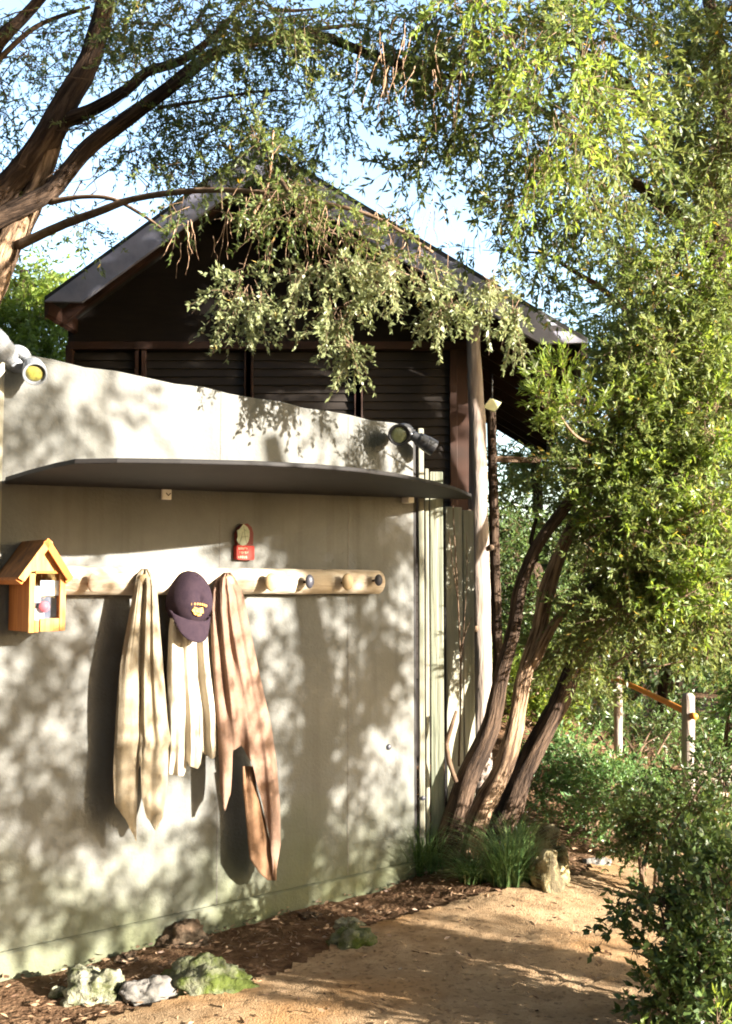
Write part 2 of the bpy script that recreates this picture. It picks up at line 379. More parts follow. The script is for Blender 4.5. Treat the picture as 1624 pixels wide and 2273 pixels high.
def litter():
    n = 26000; x = rng.uniform(-2.6,4.2,n); y = 2.6+rng.random(n)**1.3*7.5
    ins = inpoly(x, y, PATH); keep = (~ins) | (rng.random(n) < .13); x = x[keep]; y = y[keep]; n = len(x)
    z = hgt(x,y)+rng.uniform(.012,.03,n)
    a = rng.uniform(0,2*math.pi,n); d = unit(np.stack([np.cos(a),np.sin(a),rng.normal(size=n)*.25],1))
    V,Fc,t = leaves(np.stack([x,y,z],1), d, rng.uniform(.018,.05,n), rng.uniform(.006,.014,n), rng.random(n))
    npmesh('leaf_litter', V, Fc, t, M['litter'], None, kind='stuff', label='dry brown leaf litter and bark chips covering the soil beside the path')
    bpy.data.objects['leaf_litter']['category'] = 'leaf litter'
litter()
# ------------------------------------------------------------------ garden wall
WX = (T, IN, Vector((0,0,1)))
def wbox(mb, s0, s1, o0, o1, z0, z1): return mb.box(wp((s0+s1)/2, (o0+o1)/2, (z0+z1)/2), (s1-s0)/2, abs(o1-o0)/2, (z1-z0)/2, WX)
s_l = S(2,1300)[0]; s_far = s_l-1.6
topL = S(100,795)[1]; sL = S(100,795)[0]; topR = S(920,948)[1]
slope = (topR-topL)/(0-sL)
def topz(s): return topR+slope*s
wall = empty('garden_wall', wp(-1.2,0,0), 'tall grey rendered wall with a sloping top where the towels hang', 'wall', rz=WROT)
mb = MB(); n = 26
prof = []
for i in range(n+1):
    s = s_far + (-.005-s_far)*i/n; prof.append((s, topz(s)+.006*math.sin(i*2.3)))
pts = [wp(s_far,0,-.2)]+[wp(s,0,z) for s,z in prof]+[wp(-.005,0,-.2)]
mb.prism(pts, IN*.12); build('wall_panel', mb, M['wall'], wall, bevel=.006)
s_b = S(30,2160,.03)
bl = MB(); zb = S(880,1925,.02)[1]
bl.prism([wp(s_far,.0,zb-.14),wp(s_far,.022,zb-.14),wp(s_far,.022,zb+.0),wp(s_far,.012,zb+.008),wp(s_far,.0,zb+.008)], T*(abs(s_far)-.02))
build('skirting_board', bl, M['wall'], wall, label='pale skirting board with green algae along the wall foot')
for s in (s_l-.012,):
    mb = wbox(MB(), s-.035, s, .002, .02, .0, topz(s)-.01); build('batten', mb, M['weathered2'], wall, bevel=.004)
mb = wbox(MB(), -.002, .028, -.10, -.02, -.1, topR-.01); build('edge_gap_board', mb, M['dark_under'], wall)
for px in (485,772):
    sj=S(px,1500)[0]; build('joint', wbox(MB(), sj-.0018, sj+.0018, .0005, .0022, zb+.01, topz(sj)-.01), M['rock_grey'], wall)
for px,py in ((862,1657),(938,1770)):
    q = W(px,py,.0); build('bolt', MB().lathe(q-OUT*.005, OUT, [(0,.016),(.012,.016),(.018,.010),(.02,.002)], 12), M['stone_dark'], wall)
# ------------------------------------------------------------------ corner fence of boards
fence = empty('board_fence', wp(.15,-.1,0), 'tall weathered timber boards closing the gap between the grey wall and the pale log post', 'fence', rz=WROT)
def vboard(x0, x1, ytop, Y, m, name='board', lab=None, th=.03, yb=1880, tilt=0):
    a = at(x0,1500,Y); b = at(x1,1500,Y+tilt); zt = at((x0+x1)/2,ytop,Y).z
    dr = (b-a); dr.z = 0; L = dr.length; dr.normalize(); nn = Vector((dr.y,-dr.x,0))
    c = (a+b)/2; mb = MB(); c.z = (zt-.05)/2
    mb.box(c, L/2-.002, th/2, (zt+.05)/2, (dr, nn, Vector((0,0,1))))
    build(name, mb, m, fence, bevel=.005, label=lab)
vboard(928,942,952,P0.y+.06,M['weathered2'],'post','pale squared post at the wall end',th=.07)
vboard(943,953,1040,P0.y+.14,M['weathered2'],th=.03)
vboard(954.5,985,1047,P0.y+.15,M['weathered'],th=.03)
vboard(988,1026,1124,P0.y+.30,M['weathered2'],th=.025,tilt=.06)
vboard(1027,1052,1132,P0.y+.37,M['weathered2'],th=.025,tilt=.04)
mb = MB().box(at(988,1500,P0.y+.28)*1.0, .006,.01,1.6); mb.v=[Vector((v.x,v.y,(0 if v.z<1 else 2.02))) for v in mb.v]
build('cover_strip', mb, M['dark_under'], fence)
# thin vine shoots in front of the pale boards
vs = [(1018,1700),(1022,1500),(1016,1330),(1010,1220),(1006,1150),(1005,1090)]
vine = empty('vine_shoot', at(1018,1720,P0.y+.2), 'thin bare twiggy shoot growing up the pale boards beside the log post', 'shoot')
build('stem', tube([at(x,y,P0.y+.2) for x,y in vs], [.006,.005,.0045,.004,.003,.002], k=6), M['twig_dark'], vine)
for a in ([(1022,1500),(1030,1380),(1036,1280),(1035,1180)],[(1016,1330),(1004,1250),(996,1180)],[(1022,1440),(1034,1400),(1046,1370)]):
    build('side_shoot', tube([at(x,y,P0.y+.2) for x,y in a], [.004,.003,.002,.0015][:len(a)], k=5), M['twig_dark'], vine)
# ------------------------------------------------------------------ awning
za = EYE+.455
awn = empty('awning', wp(-1.3,0,za), 'long dark curved awning board jutting out over the towel rail', 'awning', rz=WROT)
ao = [(12,1058),(60,1043),(120,1027),(165,1018),(260,1016),(400,1018),(560,1022),(700,1029),(800,1038),(880,1049),(960,1066),(1010,1080),(1046,1095)]
s0_ = (W(0,1062)-P0).dot(T)
PLa = wp(s0_,0,EYE+.442); PLb = wp(0,0,EYE+.504); PLn = (PLb-PLa).cross(OUT).normalized()
def onaw(x,y):
    d = ray(x,y); return O + d*((PLa-O).dot(PLn)/d.dot(PLn))
def awz(s): return EYE+.442+(.062)*(s-s0_)/(0-s0_)
outer = [onaw(x,y) for x,y in ao]
sl0 = s0_+.02
poly = [wp(sl0,.003,awz(sl0))]+outer+[onaw(1047,1101), wp(.0,.003,awz(0))]
mb = MB().prism(poly, Vector((0,0,-.018))); build('awning_board', mb, M['dark_under'], awn, bevel=.004)
# weathered metal capping that catches the light along the front edge
q = W(897,1108,.0); mb = MB().box(q+OUT*.03, .02,.03,.022, WX); build('end_block', mb, M['offwhite'], awn, bevel=.003, label='small pale block under the awning by the wall end')
# small square sensor on the shaded wall
q = W(369,1097,.01); mb = MB().box(q, .024,.008,.024, WX)
st = build('sensor_plate', mb, M['offwhite'], None, loc=W(369,1090,.0), rz=WROT, bevel=.003, label='small square off white plate fixed to the shaded wall under the awning', cat='plate')
mk = MB().box(q+OUT*.0095, .009,.0012,.002,(T*.7+Vector((0,0,-.7)),IN,T*.7+Vector((0,0,.7)))).box(q+OUT*.0095+T*.011, .009,.0012,.002,(T*.7+Vector((0,0,.7)),IN,T*-.7+Vector((0,0,.7))))
build('tick_mark', mk, M['rock_grey'], st)
# ------------------------------------------------------------------ peg rail
ra, rb = W(118,1288,.055), W(838,1291,.05)
rail = empty('peg_rail', (ra+rb)/2, 'pale peeled log rail across the grey wall with stone knobbed pegs', 'peg rail', rz=WROT)
n = 15; P = [ra.lerp(rb,i/(n-1)) + Vector((0,0,.0015*math.sin(i*1.7))) for i in range(n)]
lm = tube(P, [.063+.001*math.sin(i*2.1) for i in range(n)], k=22, rough=.006, lump=.006, step=.06, seed=4)
build('log', lm, M['log'], rail, bevel=0)
def peg(px, py, kn, rx, rz_, lab, out=.16):
    tip = W(px,py,out); b = W(px-6,py-2,.08); 
    sh = (tip-OUT*.09)
    base = tip-OUT*.10+Vector((0,0,.0))
    p = build('peg', tube([base, base+OUT*.05+Vector((0,0,-.004)), tip-OUT*.006], [.0065,.0065,.0065], k=8), M['metal'], rail, label=lab)
    mb = MB(); R_ = []
    for i in range(9):
        a = math.pi*i/8; R_.append((-math.cos(a)*.017, max(.001,math.sin(a))))
    ax = OUT; u = T; w = Vector((0,0,1)); rs = []
    for d, r in R_: rs.append([tip+ax*d+u*math.cos(2*math.pi*j/18)*r*rx*(1+.05*math.sin(2*j))+w*math.sin(2*math.pi*j/18)*r*rz_ for j in range(18)])
    mb.rings(rs); mb.flat = False
    build('knob', mb, M[kn], p, sub=1)
peg(206,1293,'log',.024,.042,'pale oval knobbed peg next to the orange box')
peg(320,1290,'stone_beige',.032,.034,'beige knobbed peg hidden under the cream towel')
peg(412,1306,'stone_beige',.032,.034,'beige knobbed peg hidden behind the cap',.13)
peg(508,1292,'stone_beige',.032,.034,'beige knobbed peg hidden under the tan towel')
peg(603,1291,'stone_beige',.040,.046,'large round beige stone knobbed peg beside the tan towel')
peg(687,1290,'stone_dark',.025,.036,'dark oval stone knobbed peg between two beige ones')
peg(771,1291,'stone_beige',.036,.045,'beige stone knobbed peg second from the rail end')
peg(840,1287,'stone_dark',.024,.032,'dark round stone knobbed peg at the rail end')
# ------------------------------------------------------------------ hanging cloths
def interp(tab, y):
    if y <= tab[0][0]: return tab[0][1]
    for (a,b),(c,d) in zip(tab, tab[1:]):
        if y <= c: return b+(d-b)*(y-a)/(c-a)
    return tab[-1][1]
def smooth_interp(tab, u):
    if u <= tab[0][0]: return tab[0][1]
    for (a,b),(c,d) in zip(tab, tab[1:]):
        if u <= c:
            t = (u-a)/(c-a); t = t*t*(3-2*t)*.5+t*.5; return b+(d-b)*t
    return tab[-1][1]
def cloth(name, top, left, right, bottom, folds, m, label, cat, out0=.18, depth=.05, nu=110, nv=90, ruf=0, seed=0, flare=.0, backm=None):
    """left/right: (y, x) tables in picture units on the wall; bottom: (u, y); folds: ridge centres in u"""
    rnd = random.Random(seed); mb = MB(); rows_f = []; rows_b = []
    ph = [rnd.random()*6 for _ in range(6)]
    import mathutils
    nz = mathutils.noise.noise
    def fold(u, v):
        h = 0
        for u0, w_, a in folds:
            uc = u0+.035*nz(Vector((u0*9+seed, v*1.6, 1.)))
            h += a*math.exp(-abs((u-uc)/w_)**2.2)*(.75+.6*nz(Vector((u0*5, v*2.2, seed+4.))))*(1.1-.35*v)
        return h+.30*nz(Vector((u*3.2, v*2.0, seed*2.1)))*min(1,v*2)+.16*nz(Vector((u*9, v*3.5, seed*3.7)))+.22*nz(Vector((u*26, v*1.2, seed*1.7)))*max(0,1-v*2.2)
    for i in range(nv+1):
        v = i/nv; rf = []; rbk = []
        for j in range(nu+1):
            u = j/nu; yb = smooth_interp(bottom, u); y = top+(yb-top)*v
            yy = y+10*math.sin(u*5+ph[0])*v
            l = interp(left, yy); r = interp(right, yy)
            us = u+.012*math.sin(v*5+ph[1]+u*8)*v
            x = l+(r-l)*min(1,max(0,us))
            edge = math.sin(math.pi*min(1,max(0,u)))**.5
            cap = math.sin(min(1,v*14)*math.pi/2)
            ax_ = .35+.65*min(1,v*3)
            wv = ruf*math.sin(u*31+ph[2]+math.sin(v*7)*1.2)*max(0,v-.55)*1.2
            o = out0-.055*(1-cap)*1.0-.02*v + depth*fold(us,v)*ax_ + .022*edge*cap + wv + .008*math.sin(v*9+ph[3]+u*3)
            o += flare*max(0,v-.8)*math.sin(u*9+ph[4])
            rf.append(W(x, y, o)); rbk.append(W(x, y-.5, max(.075 if v<.1 else .02, o-.012-.03*edge*(1-abs(v-.2)))))
        rows_f.append(rf); rows_b.append(rbk)
    n = len(mb.v); k = nu+1
    for r in rows_f: mb.v += r
    n2 = len(mb.v)
    for r in rows_b: mb.v += r
    for i in range(nv):
        for j in range(nu):
            a = i*k+j; mb.f.append((n+a, n+a+k, n+a+k+1, n+a+1)); mb.f.append((n2+a, n2+a+1, n2+a+k+1, n2+a+k))
    for i in range(nv):
        a = i*k; mb.f.append((n+a, n2+a, n2+a+k, n+a+k)); a += nu; mb.f.append((n+a, n+a+k, n2+a+k, n2+a))
    for j in range(nu):
        mb.f.append((n+j, n+j+1, n2+j+1, n2+j)); a = nv*k+j; mb.f.append((n+a, n2+a, n2+a+1, n+a+1))
    mb.flat = False
    lo = W(left[0][1], top, 0)
    return build(name, mb, m, None, loc=W((left[0][1]+right[0][1])/2, top, .15), rz=WROT, label=label, cat=cat)
cloth('towel', 1262,
  [(1262,316),(1275,304),(1300,298),(1400,280),(1480,266),(1600,256),(1700,250),(1790,248),(1870,262)],
  [(1262,328),(1275,340),(1300,348),(1380,354),(1480,362),(1600,372),(1645,380),(1660,374),(1780,372),(1850,368)],
  [(0,1720),(.05,1790),(.2,1815),(.34,1850),(.40,1868),(.455,1800),(.475,1700),(.50,1700),(.54,1775),(.62,1815),(.78,1843),(.92,1815),(1,1740)],
  [(.20,.22,1.1),(.57,.085,1.5),(.82,.12,1.3)], M['towel1'], 'long cream towel hanging nearest the orange box, ending in two points', 'towel', seed=3, out0=.155, depth=.040)
cloth('blouse', 1300,
  [(1300,395),(1340,382),(1400,374),(1500,370),(1600,372),(1720,374)],
  [(1300,444),(1340,457),(1400,466),(1480,474),(1560,482),(1630,487),(1665,492)],
  [(0,1718),(.27,1722),(.31,1712),(.34,1688),(.39,1700),(.54,1706),(.60,1696),(.64,1668),(.70,1674),(.84,1684),(.96,1674),(1,1662)],
  [(.15,.14,1.0),(.47,.10,1.4),(.84,.11,1.5)], M['towel2'], 'short white cotton garment with a ruffled hem hanging below the cap', 'garment', seed=8, out0=.12, depth=.036, ruf=.02)
cloth('towel', 1270,
  [(1270,496),(1285,480),(1310,470),(1350,466),(1450,470),(1600,480),(1700,486),(1780,488),(1960,498)],
  [(1270,512),(1290,525),(1320,540),(1400,556),(1480,572),(1560,590),(1620,603),(1700,614),(1790,622),(1880,624),(1960,612)],
  [(0,1755),(.08,1800),(.19,1765),(.28,1665),(.42,1655),(.55,1690),(.66,1760),(.75,1830),(.87,1900),(.96,1950),(1,1925)],
  [(.10,.09,1.1),(.33,.09,1.3),(.60,.10,1.4),(.86,.10,1.1)], M['towel3'], 'longest tan towel with one dark turned corner hanging between cap and bare pegs', 'towel', seed=5, out0=.155, depth=.038)
# turned-back corner of the tan towel : part of that towel
tan = [o for o in bpy.data.objects if o.name.startswith('towel') and 'tan' in o.get('label','')][0]
mb = MB(); rows = []
fl = [(1700,545,560),(1750,546,566),(1790,550,578),(1830,553,588),(1870,556,598),(1905,560,608),(1935,580,612),(1953,600,611)]
for y,a,b in fl: rows.append([W(a-6+(b+8-a)*i/8, y, .150+.012*math.sin(i*.8+y*.02)) for i in range(9)])
n=0
for r in rows: mb.v += r
for i in range(len(rows)-1):
    for j in range(8): mb.f.append((i*9+j,(i+1)*9+j,(i+1)*9+j+1,i*9+j+1))
mb.flat=False
M['towel3b'] = mat('brown_towel_back', (.25,.145,.085), (.20,.115,.065), scale=60, rough=.95, bump=.5, bscale=420, spec=.05)
build('turned_corner', mb, M['towel3b'], tan, solid=.008, label='dark brown underside of the towel corner')
# ------------------------------------------------------------------ cap
cap = empty('baseball_cap', W(418,1340,.16), 'dark purple baseball cap with a gold emblem hanging by its back on the rail', 'cap', rz=WROT)
cc = W(414,1338,.115); rx, rzz, ro = .108, .148, .125
upv = (Vector((0,0,1))*.985+T*.12).normalized(); sdv = (T-upv*T.dot(upv)).normalized()
mb = MB(); rs = []
for i in range(15):
    a = math.pi/2*i/14; r = math.cos(a)**.8 if i<14 else .02; d = math.sin(a)
    ring = []
    for j in range(48):
        th = 2*math.pi*j/48; seam = 1-.012*(abs(math.cos(3*th))<.06)
        up = math.sin(th); kx = rx*(1-.10*max(0,up)); 
        ring.append(cc+OUT*(d*ro*(1+.05*math.sin(th*2+1)))+sdv*(math.cos(th)*r*kx*seam)+upv*(up*r*rzz*seam*(1 if up>0 else .74)+d*.00))
    rs.append(ring)
mb.rings(rs); mb.flat=False; build('crown', mb, M['cap'], cap)
mb = MB(); front=[];back=[]
for i in range(9):
    v=i/8
    for j in range(25):
        u=j/24*2-1; a=u*1.25
        hw=.104*(1-.14*v*v)
        edge=(1-abs(u)**2.6)**.6 if abs(u)<1 else 0
        p=cc+sdv*(math.sin(a)*hw/math.sin(1.25)) + upv*(-.078-.095*v*edge+.035*abs(u)**2) + OUT*(.095*math.cos(a*.9)+.035*v*edge)
        mb.v.append(p)
for i in range(8):
    for j in range(24): mb.f.append((i*25+j,(i+1)*25+j,(i+1)*25+j+1,i*25+j+1))
mb.flat=False; build('brim', mb, M['cap'], cap, solid=.006)
mb = MB()
ec = cc+upv*-.028+OUT*(ro+.0)
def shell(du,dv):
    q = max(0,1-(du/rx)**2-((dv)/(rzz*.74 if dv<0 else rzz))**2)
    return cc+sdv*du+upv*dv+OUT*(ro*math.sqrt(q)*1.02+.004)
for i in range(7):
    mb.box(shell(-.034+i*.0115-.008, -.008+.004*math.sin(i/6*math.pi)), .004,.0025,.005,(sdv,IN,upv))
for du,dv,a,b in ((-.02,-.034,.010,.010),(-.004,-.036,.012,.007),(.011,-.032,.011,.013),(-.012,-.047,.008,.006),(.008,-.049,.010,.007),(-.008,-.026,.02,.003)):
    mb.box(shell(du-.006,dv), a,.0022,b,((sdv*math.cos(du*30)+upv*math.sin(du*30)),IN,(upv*math.cos(du*30)-sdv*math.sin(du*30))))
build('emblem', mb, M['gold'], cap, bevel=.001)
build('button', MB().lathe(cc+OUT*ro*.55+upv*.118, upv+OUT*.4, [(0,.009),(.006,.008),(.009,.002)],12), M['cap'], cap)
mb = tube([cc+sdv*.085+OUT*.02+upv*-.02, cc+sdv*.112+OUT*.035+upv*-.03, cc+sdv*.09+OUT*.03+upv*-.055],[.006,.009,.005],k=8)
build('strap_tab', mb, M['offwhite'], cap)
# ------------------------------------------------------------------ little house-shaped box
fo = .24                                             # its front stands this far out of the wall
def hs(px,py,o=fo): s,z = S(px,py,o); return s,z
sl,zb_ = hs(62,1402); sr,_ = hs(141,1400); smid=(sl+sr)/2; zev = hs(62,1272)[1]; zpk = hs(106,1203)[1]
hb = empty('letter_box', wp(smid,fo/2,zb_), 'orange wooden house-shaped box with a gable roof at the left end of the rail', 'wooden box', rz=WROT)
t_=.014
build('side_panel', wbox(MB(), sl, sl+t_, .03, fo-.004, zb_, zev), M['orange'], hb, bevel=.002)
build('side_panel', wbox(MB(), sr-t_, sr, .03, fo-.004, zb_, zev), M['orange'], hb, bevel=.002)
build('back_panel', wbox(MB(), sl+t_, sr-t_, .03, .045, zb_, zev), M['orange_pale'], hb)
build('floor_panel', wbox(MB(), sl+t_, sr-t_, .045, fo-.02, zb_+.004, zb_+.018), M['orange_pale'], hb)
fw=.022
mb = wbox(MB(), sl-.002, sl+fw, fo-.003, fo+.011, zb_-.004, zev)
build('window_stile', mb, M['orange_pale'], hb, bevel=.002)
build('window_stile', wbox(MB(), sr-fw, sr+.002, fo-.003, fo+.011, zb_+.002, zev), M['orange_pale'], hb, bevel=.002)
zw = zb_+.052; 
mb = wbox(MB(), sl+fw+.024, sr-fw-.001, fo-.003, fo+.009, zb_, zw); build('bottom_rail', mb, M['orange_pale'], hb, bevel=.002)
build('small_catch', wbox(MB(), sl+fw+.001, sl+fw+.019, fo-.003, fo+.009, zb_-.002, zw-.006), M['orange_pale'], hb, bevel=.002)
# gable front
zg = hs(100,1268)[1]
mb = MB().prism([wp(sl+.002,fo-.006,zg),wp(sr-.002,fo-.006,zg),wp(smid,fo-.006,zpk-.03)], OUT*.012); build('gable', mb, M['orange_pale'], hb)
build('drip_strip', wbox(MB(), sl+fw, sr-fw, fo+.007,fo+.014, zg-.008, zg+.002), M['orange'], hb)
# roof: two slabs with pale front boards
eL = hs(44,1283,fo+.035); eR = hs(159,1281,fo+.035); pk = hs(107,1198,fo+.035)
for (es,ez),nm in ((eL,-1),(eR,1)):
    dv = Vector((es-pk[0], ez-pk[1])); L=dv.length; dv/=L; nv_ = Vector((-dv.y,dv.x)); 
    if nv_.y<0: nv_=-nv_
    def q(a,b,o): x=pk[0]+dv.x*a+nv_.x*b; z=pk[1]+dv.y*a+nv_.y*b; return wp(x,o,z)
    mb = MB().prism([q(0,-.012,.012),q(L,-.012,.012),q(L,.004,.012),q(0,.004,.012)], OUT*(fo+.010)); r_=build('roof_slab', mb, M['cedar_roof'], hb)
    mb = MB().prism([q(-.004,-.022,fo+.024),q(L,-.022,fo+.024),q(L+.004,.006,fo+.024),q(-.004,.006,fo+.024)], OUT*.014); build('barge_strip', mb, M['orange_pale'] if nm<0 else M['orange'], r_, bevel=.001)
    mb = MB().prism([q(L-.001,-.026,.012),q(L+.012,-.026,.012),q(L+.012,.006,.012),q(L-.001,.006,.012)], OUT*(fo+.010)); build('eave_strip', mb, M['orange'], r_, bevel=.001)
build('pane', wbox(MB(), sl+fw, sr-fw, fo-.010, fo-.007, zw-.004, zg-.008), M['glass'], hb)
# things kept inside
a,b = hs(104,1375,.12); 
def inbox(px0,px1,py0,py1,o,m,name,lab,cat,th=.008):
    s0,z1 = S(px0,py0,o); s1,z0 = S(px1,py1,o)
    build(name, wbox(MB(), s0,s1,o-th,o,z0,z1), m, None, loc=wp((s0+s1)/2,o,z0), rz=WROT, bevel=.002, label=lab, cat=cat)
inbox(69,131,1322,1392,.200,M['bookblue'],'leaflet','dark blue leaflet standing at the back of the wooden box','leaflet')
inbox(69,90,1300,1338,.214,M['greyblue'],'card','small grey green card leaning at the left inside the wooden box','card')
inbox(90,131,1288,1322,.218,M['paper'],'note','blank white note propped in the upper right of the box window','note')
inbox(72,98,1350,1393,.210,M['greyblue'],'booklet','greyish folded booklet below the pink ball in the wooden box','booklet')
pc = W(98,1346,.222)
build('ball', MB().lathe(pc-Vector((0,0,.022)), (0,0,1), [(.022-.022*math.cos(math.pi*i/12), max(.0005,.022*math.sin(math.pi*i/12))) for i in range(13)],20), M['pink'], None, smooth=True, loc=pc-Vector((0,0,.022)), label='round pink ball behind the window of the wooden box', cat='ball')
# ------------------------------------------------------------------ red plaque
sg = empty('plaque', W(535,1240,.0), 'small red plaque with a pale leaf-shaped top fixed to the wall above the rail', 'plaque', rz=WROT)
def wpoly(pts,o,th,m,name,par,bev=.001): 
    mb = MB().prism([W(x,y,o) for x,y in pts], OUT*th); return build(name, mb, m, par, bevel=bev)
wpoly([(518,1212),(518,1240),(521,1242),(555,1243),(557,1240),(557,1213),(554,1211),(520,1210)],.004,.03,M['red'],'lower_board',sg)
wpoly([(521,1209),(519,1185),(524,1172),(534,1163),(543,1162),(552,1170),(556,1184),(555,1209)],.004,.026,M['darkred'],'back_board',sg)
o_=.031
wpoly([(530,1208),(524,1198),(527,1191),(526,1183),(525,1176),(530,1175),(536,1166),(540,1163),(548,1169),(553,1178),(553,1190),(551,1200),(546,1208),(538,1211)],o_,.004,M['plaque'],'leaf_face',sg)
mb=MB()
for a,b in (((541,1167),(542,1180)),((542,1180),(544,1190)),((544,1190),(536,1192)),((536,1192),(531,1208)),((544,1190),(547,1206)),((544,1190),(551,1190)),((541,1173),(546,1178)),((538,1180),(536,1192))):
    A=W(*a,o_+.0045); B=W(*b,o_+.0045); tube([A,B],[.0012,.0012],k=5,mb=mb)
build('drawn_lines', mb, M['plaqueline'], sg)
mb=MB()
# three lines of worn cream capitals, too small to read in the photograph
rl=random.Random(4)
for y,x0,x1 in ((1217,529,551),(1226,531,550),(1236,528,551)):
    x=x0
    while x<x1-2:
        w=3.2; mb.box(W(x+w/2,y,.0352), .0024,.0006,.0052,WX) if rl.random()<.5 else None
        for dx,dy,hx,hz in ((-.9,0,.0007,.005),(0,rl.choice((-2.2,0,2.2)),.0026,.0008),(.9,rl.choice((-1,0,1)),.0007,.004)):
            mb.box(W(x+w/2+dx,y+dy,.0356), hx,.0006,hz,WX)
        x+=4.2
build('lettering', mb, M['letter'], sg)
# ------------------------------------------------------------------ flood lights
def head(root, a, d, ln, r, m, lens, label=None):
    d=Vector(d).normalized(); h=build('lamp_head', MB().lathe(a,d,[(0,r*.45),(ln*.06,r*.62),(ln*.25,r*.72),(ln*.32,r*.92),(ln*.62,r),(ln*.64,r*1.06),(ln,r*1.08),(ln,r*.93),(ln*.9,r*.9)],24), M[m], root, smooth=False, bevel=.001, label=label)
    build('lens', MB().lathe(a+d*(ln*.86),d,[(0,r*.9),(.004,r*.89),(.010,r*.5),(.012,.001)],24), M[lens], h, smooth=True)
fl1 = empty('floodlight', W(30,800,.02), 'white twin floodlight on the high left end of the wall', 'floodlight', 'twin floodlights fixed to the wall top', rz=WROT)
b0 = W(36,797,.0); build('mount', MB().lathe(b0-OUT*.004,OUT,[(0,.058),(.02,.06),(.045,.052),(.055,.03),(.056,.002)],28), M['white'], fl1, bevel=.002)
build('mount_screw', MB().lathe(b0+OUT*.052+T*.012,OUT,[(0,.008),(.007,.008),(.008,.001)],10), M['stone_dark'], fl1)
h1=W(22,790,.10); build('arm', tube([b0+OUT*.04, b0+OUT*.08-T*.03+Vector((0,0,.02)), h1],[.014,.014,.014],k=10), M['white'], fl1)
head(fl1, W(30,800,.11), -T*.9+Vector((0,0,.55))+OUT*.35, .15,.052,'white','stone_dark','white lamp head turned up and away to the left')
build('arm', tube([b0+OUT*.04, W(62,800,.06), W(70,806,.08)],[.014,.014,.016],k=10), M['white'], fl1)
head(fl1, W(72,806,.06), OUT*.85+Vector((0,0,-.52))-T*.25, .135,.046,'white','lens_y','white lamp head with a yellow lens turned down')
fl2 = empty('floodlight', W(890,965,.02), 'black twin floodlight on the low right end of the wall', 'floodlight', 'twin floodlights fixed to the wall top', rz=WROT)
b0 = W(893,962,.0); build('mount', MB().lathe(b0-OUT*.004,OUT,[(0,.055),(.02,.057),(.045,.05),(.055,.028),(.056,.002)],28), M['black'], fl2, bevel=.002)
build('arm', tube([b0+OUT*.045, W(885,962,.08)],[.015,.015],k=10), M['black'], fl2)
head(fl2, W(881,964,.06), Vector((.05,-1,-.16)), .15,.054,'black','lens_g','black lamp head facing the camera with a green lens')
build('arm', tube([b0+OUT*.045, W(905,960,.07), W(915,966,.09)],[.013,.013,.014],k=10), M['black'], fl2)
head(fl2, W(912,964,.08), T*.75+Vector((0,0,-.45))+OUT*.35, .15,.042,'black','lens_g','slim black lamp head turned down to the right')
# ------------------------------------------------------------------ hut
YG=7.6
hut = empty('hut', at(700,1300,9.5)*1.0, 'dark brown timber hut with a steep gable roof behind the grey wall', 'hut'); 
hut.matrix_world = Matrix.Translation(Vector((-.3,8.4,0)))
sd = ray(1103,HY); sd = Vector((sd.x,sd.y,0)).normalized(); LEN=6.9
A=at(98,658,YG); PK=at(572,312,YG); B=at(1304,750,YG)
def down(p, dz): return p+Vector((0,0,dz))
for e,nm in ((A,'left'),(B,'right')):
    mb = MB().prism([PK, e, down(e,-.05), down(PK,-.05)], sd*LEN)
    roof = build('roof', mb, M['roofing'], hut, bevel=.003)
    slope_v=(e-PK)
    # barge board, cut level at the bottom
    w=.21
    e2=down(e,-.05); bot = down(PK,-.05-w); k_=(bot.z-e2.z)/( -slope_v.z); low = bot+slope_v*min(.94,k_*1.0+.0)
    low.z = max(low.z, e2.z-.16); 
    mb = MB().prism([down(PK,-.053), e2-slope_v*.006, Vector((low.x,low.y,low.z)), bot], Vector((0,-.035,0)))
    build('barge_board', mb, M['fascia'], roof, bevel=.003)
    # ribbed under-lining and rafters
    nr=11
    for i in range(nr):
        o=sd*(.25+i*(LEN-.4)/nr); 
        p0=down(PK+slope_v*.03,-.052)+o; p1=down(e-slope_v*.02,-.052)+o
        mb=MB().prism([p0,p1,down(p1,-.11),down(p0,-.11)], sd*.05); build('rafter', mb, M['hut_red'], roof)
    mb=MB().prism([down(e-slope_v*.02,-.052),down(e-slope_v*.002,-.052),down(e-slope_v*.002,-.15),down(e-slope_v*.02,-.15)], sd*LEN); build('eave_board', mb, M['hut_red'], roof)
# gable wall 0.55 m behind the barge boards
YW=YG+.55
gl=at(140,1300,YW); gr=at(1066,1300,YW)
def roofz(x):
    if x<PK.x: t=(x-A.x)/(PK.x-A.x); return A.z+(PK.z-A.z)*t-.06
    t=(x-PK.x)/(B.x-PK.x); return PK.z+(B.z-PK.z)*t-.06
pts=[Vector((gl.x,YW,-.1)),Vector((gl.x,YW,roofz(gl.x))),Vector((PK.x,YW,PK.z-.07)),Vector((gr.x,YW,roofz(gr.x))),Vector((gr.x,YW,-.1))]
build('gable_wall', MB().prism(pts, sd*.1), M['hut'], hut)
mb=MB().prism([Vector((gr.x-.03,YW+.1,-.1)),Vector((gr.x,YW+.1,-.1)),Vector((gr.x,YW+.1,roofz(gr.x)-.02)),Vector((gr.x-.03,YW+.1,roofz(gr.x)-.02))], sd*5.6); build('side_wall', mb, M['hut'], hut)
mb=MB().prism([Vector((gl.x+.03,YW+.1,-.1)),Vector((gl.x,YW+.1,-.1)),Vector((gl.x,YW+.1,roofz(gl.x)-.02)),Vector((gl.x+.03,YW+.1,roofz(gl.x)-.02))], sd*5.6); build('side_wall', mb, M['hut'], hut)
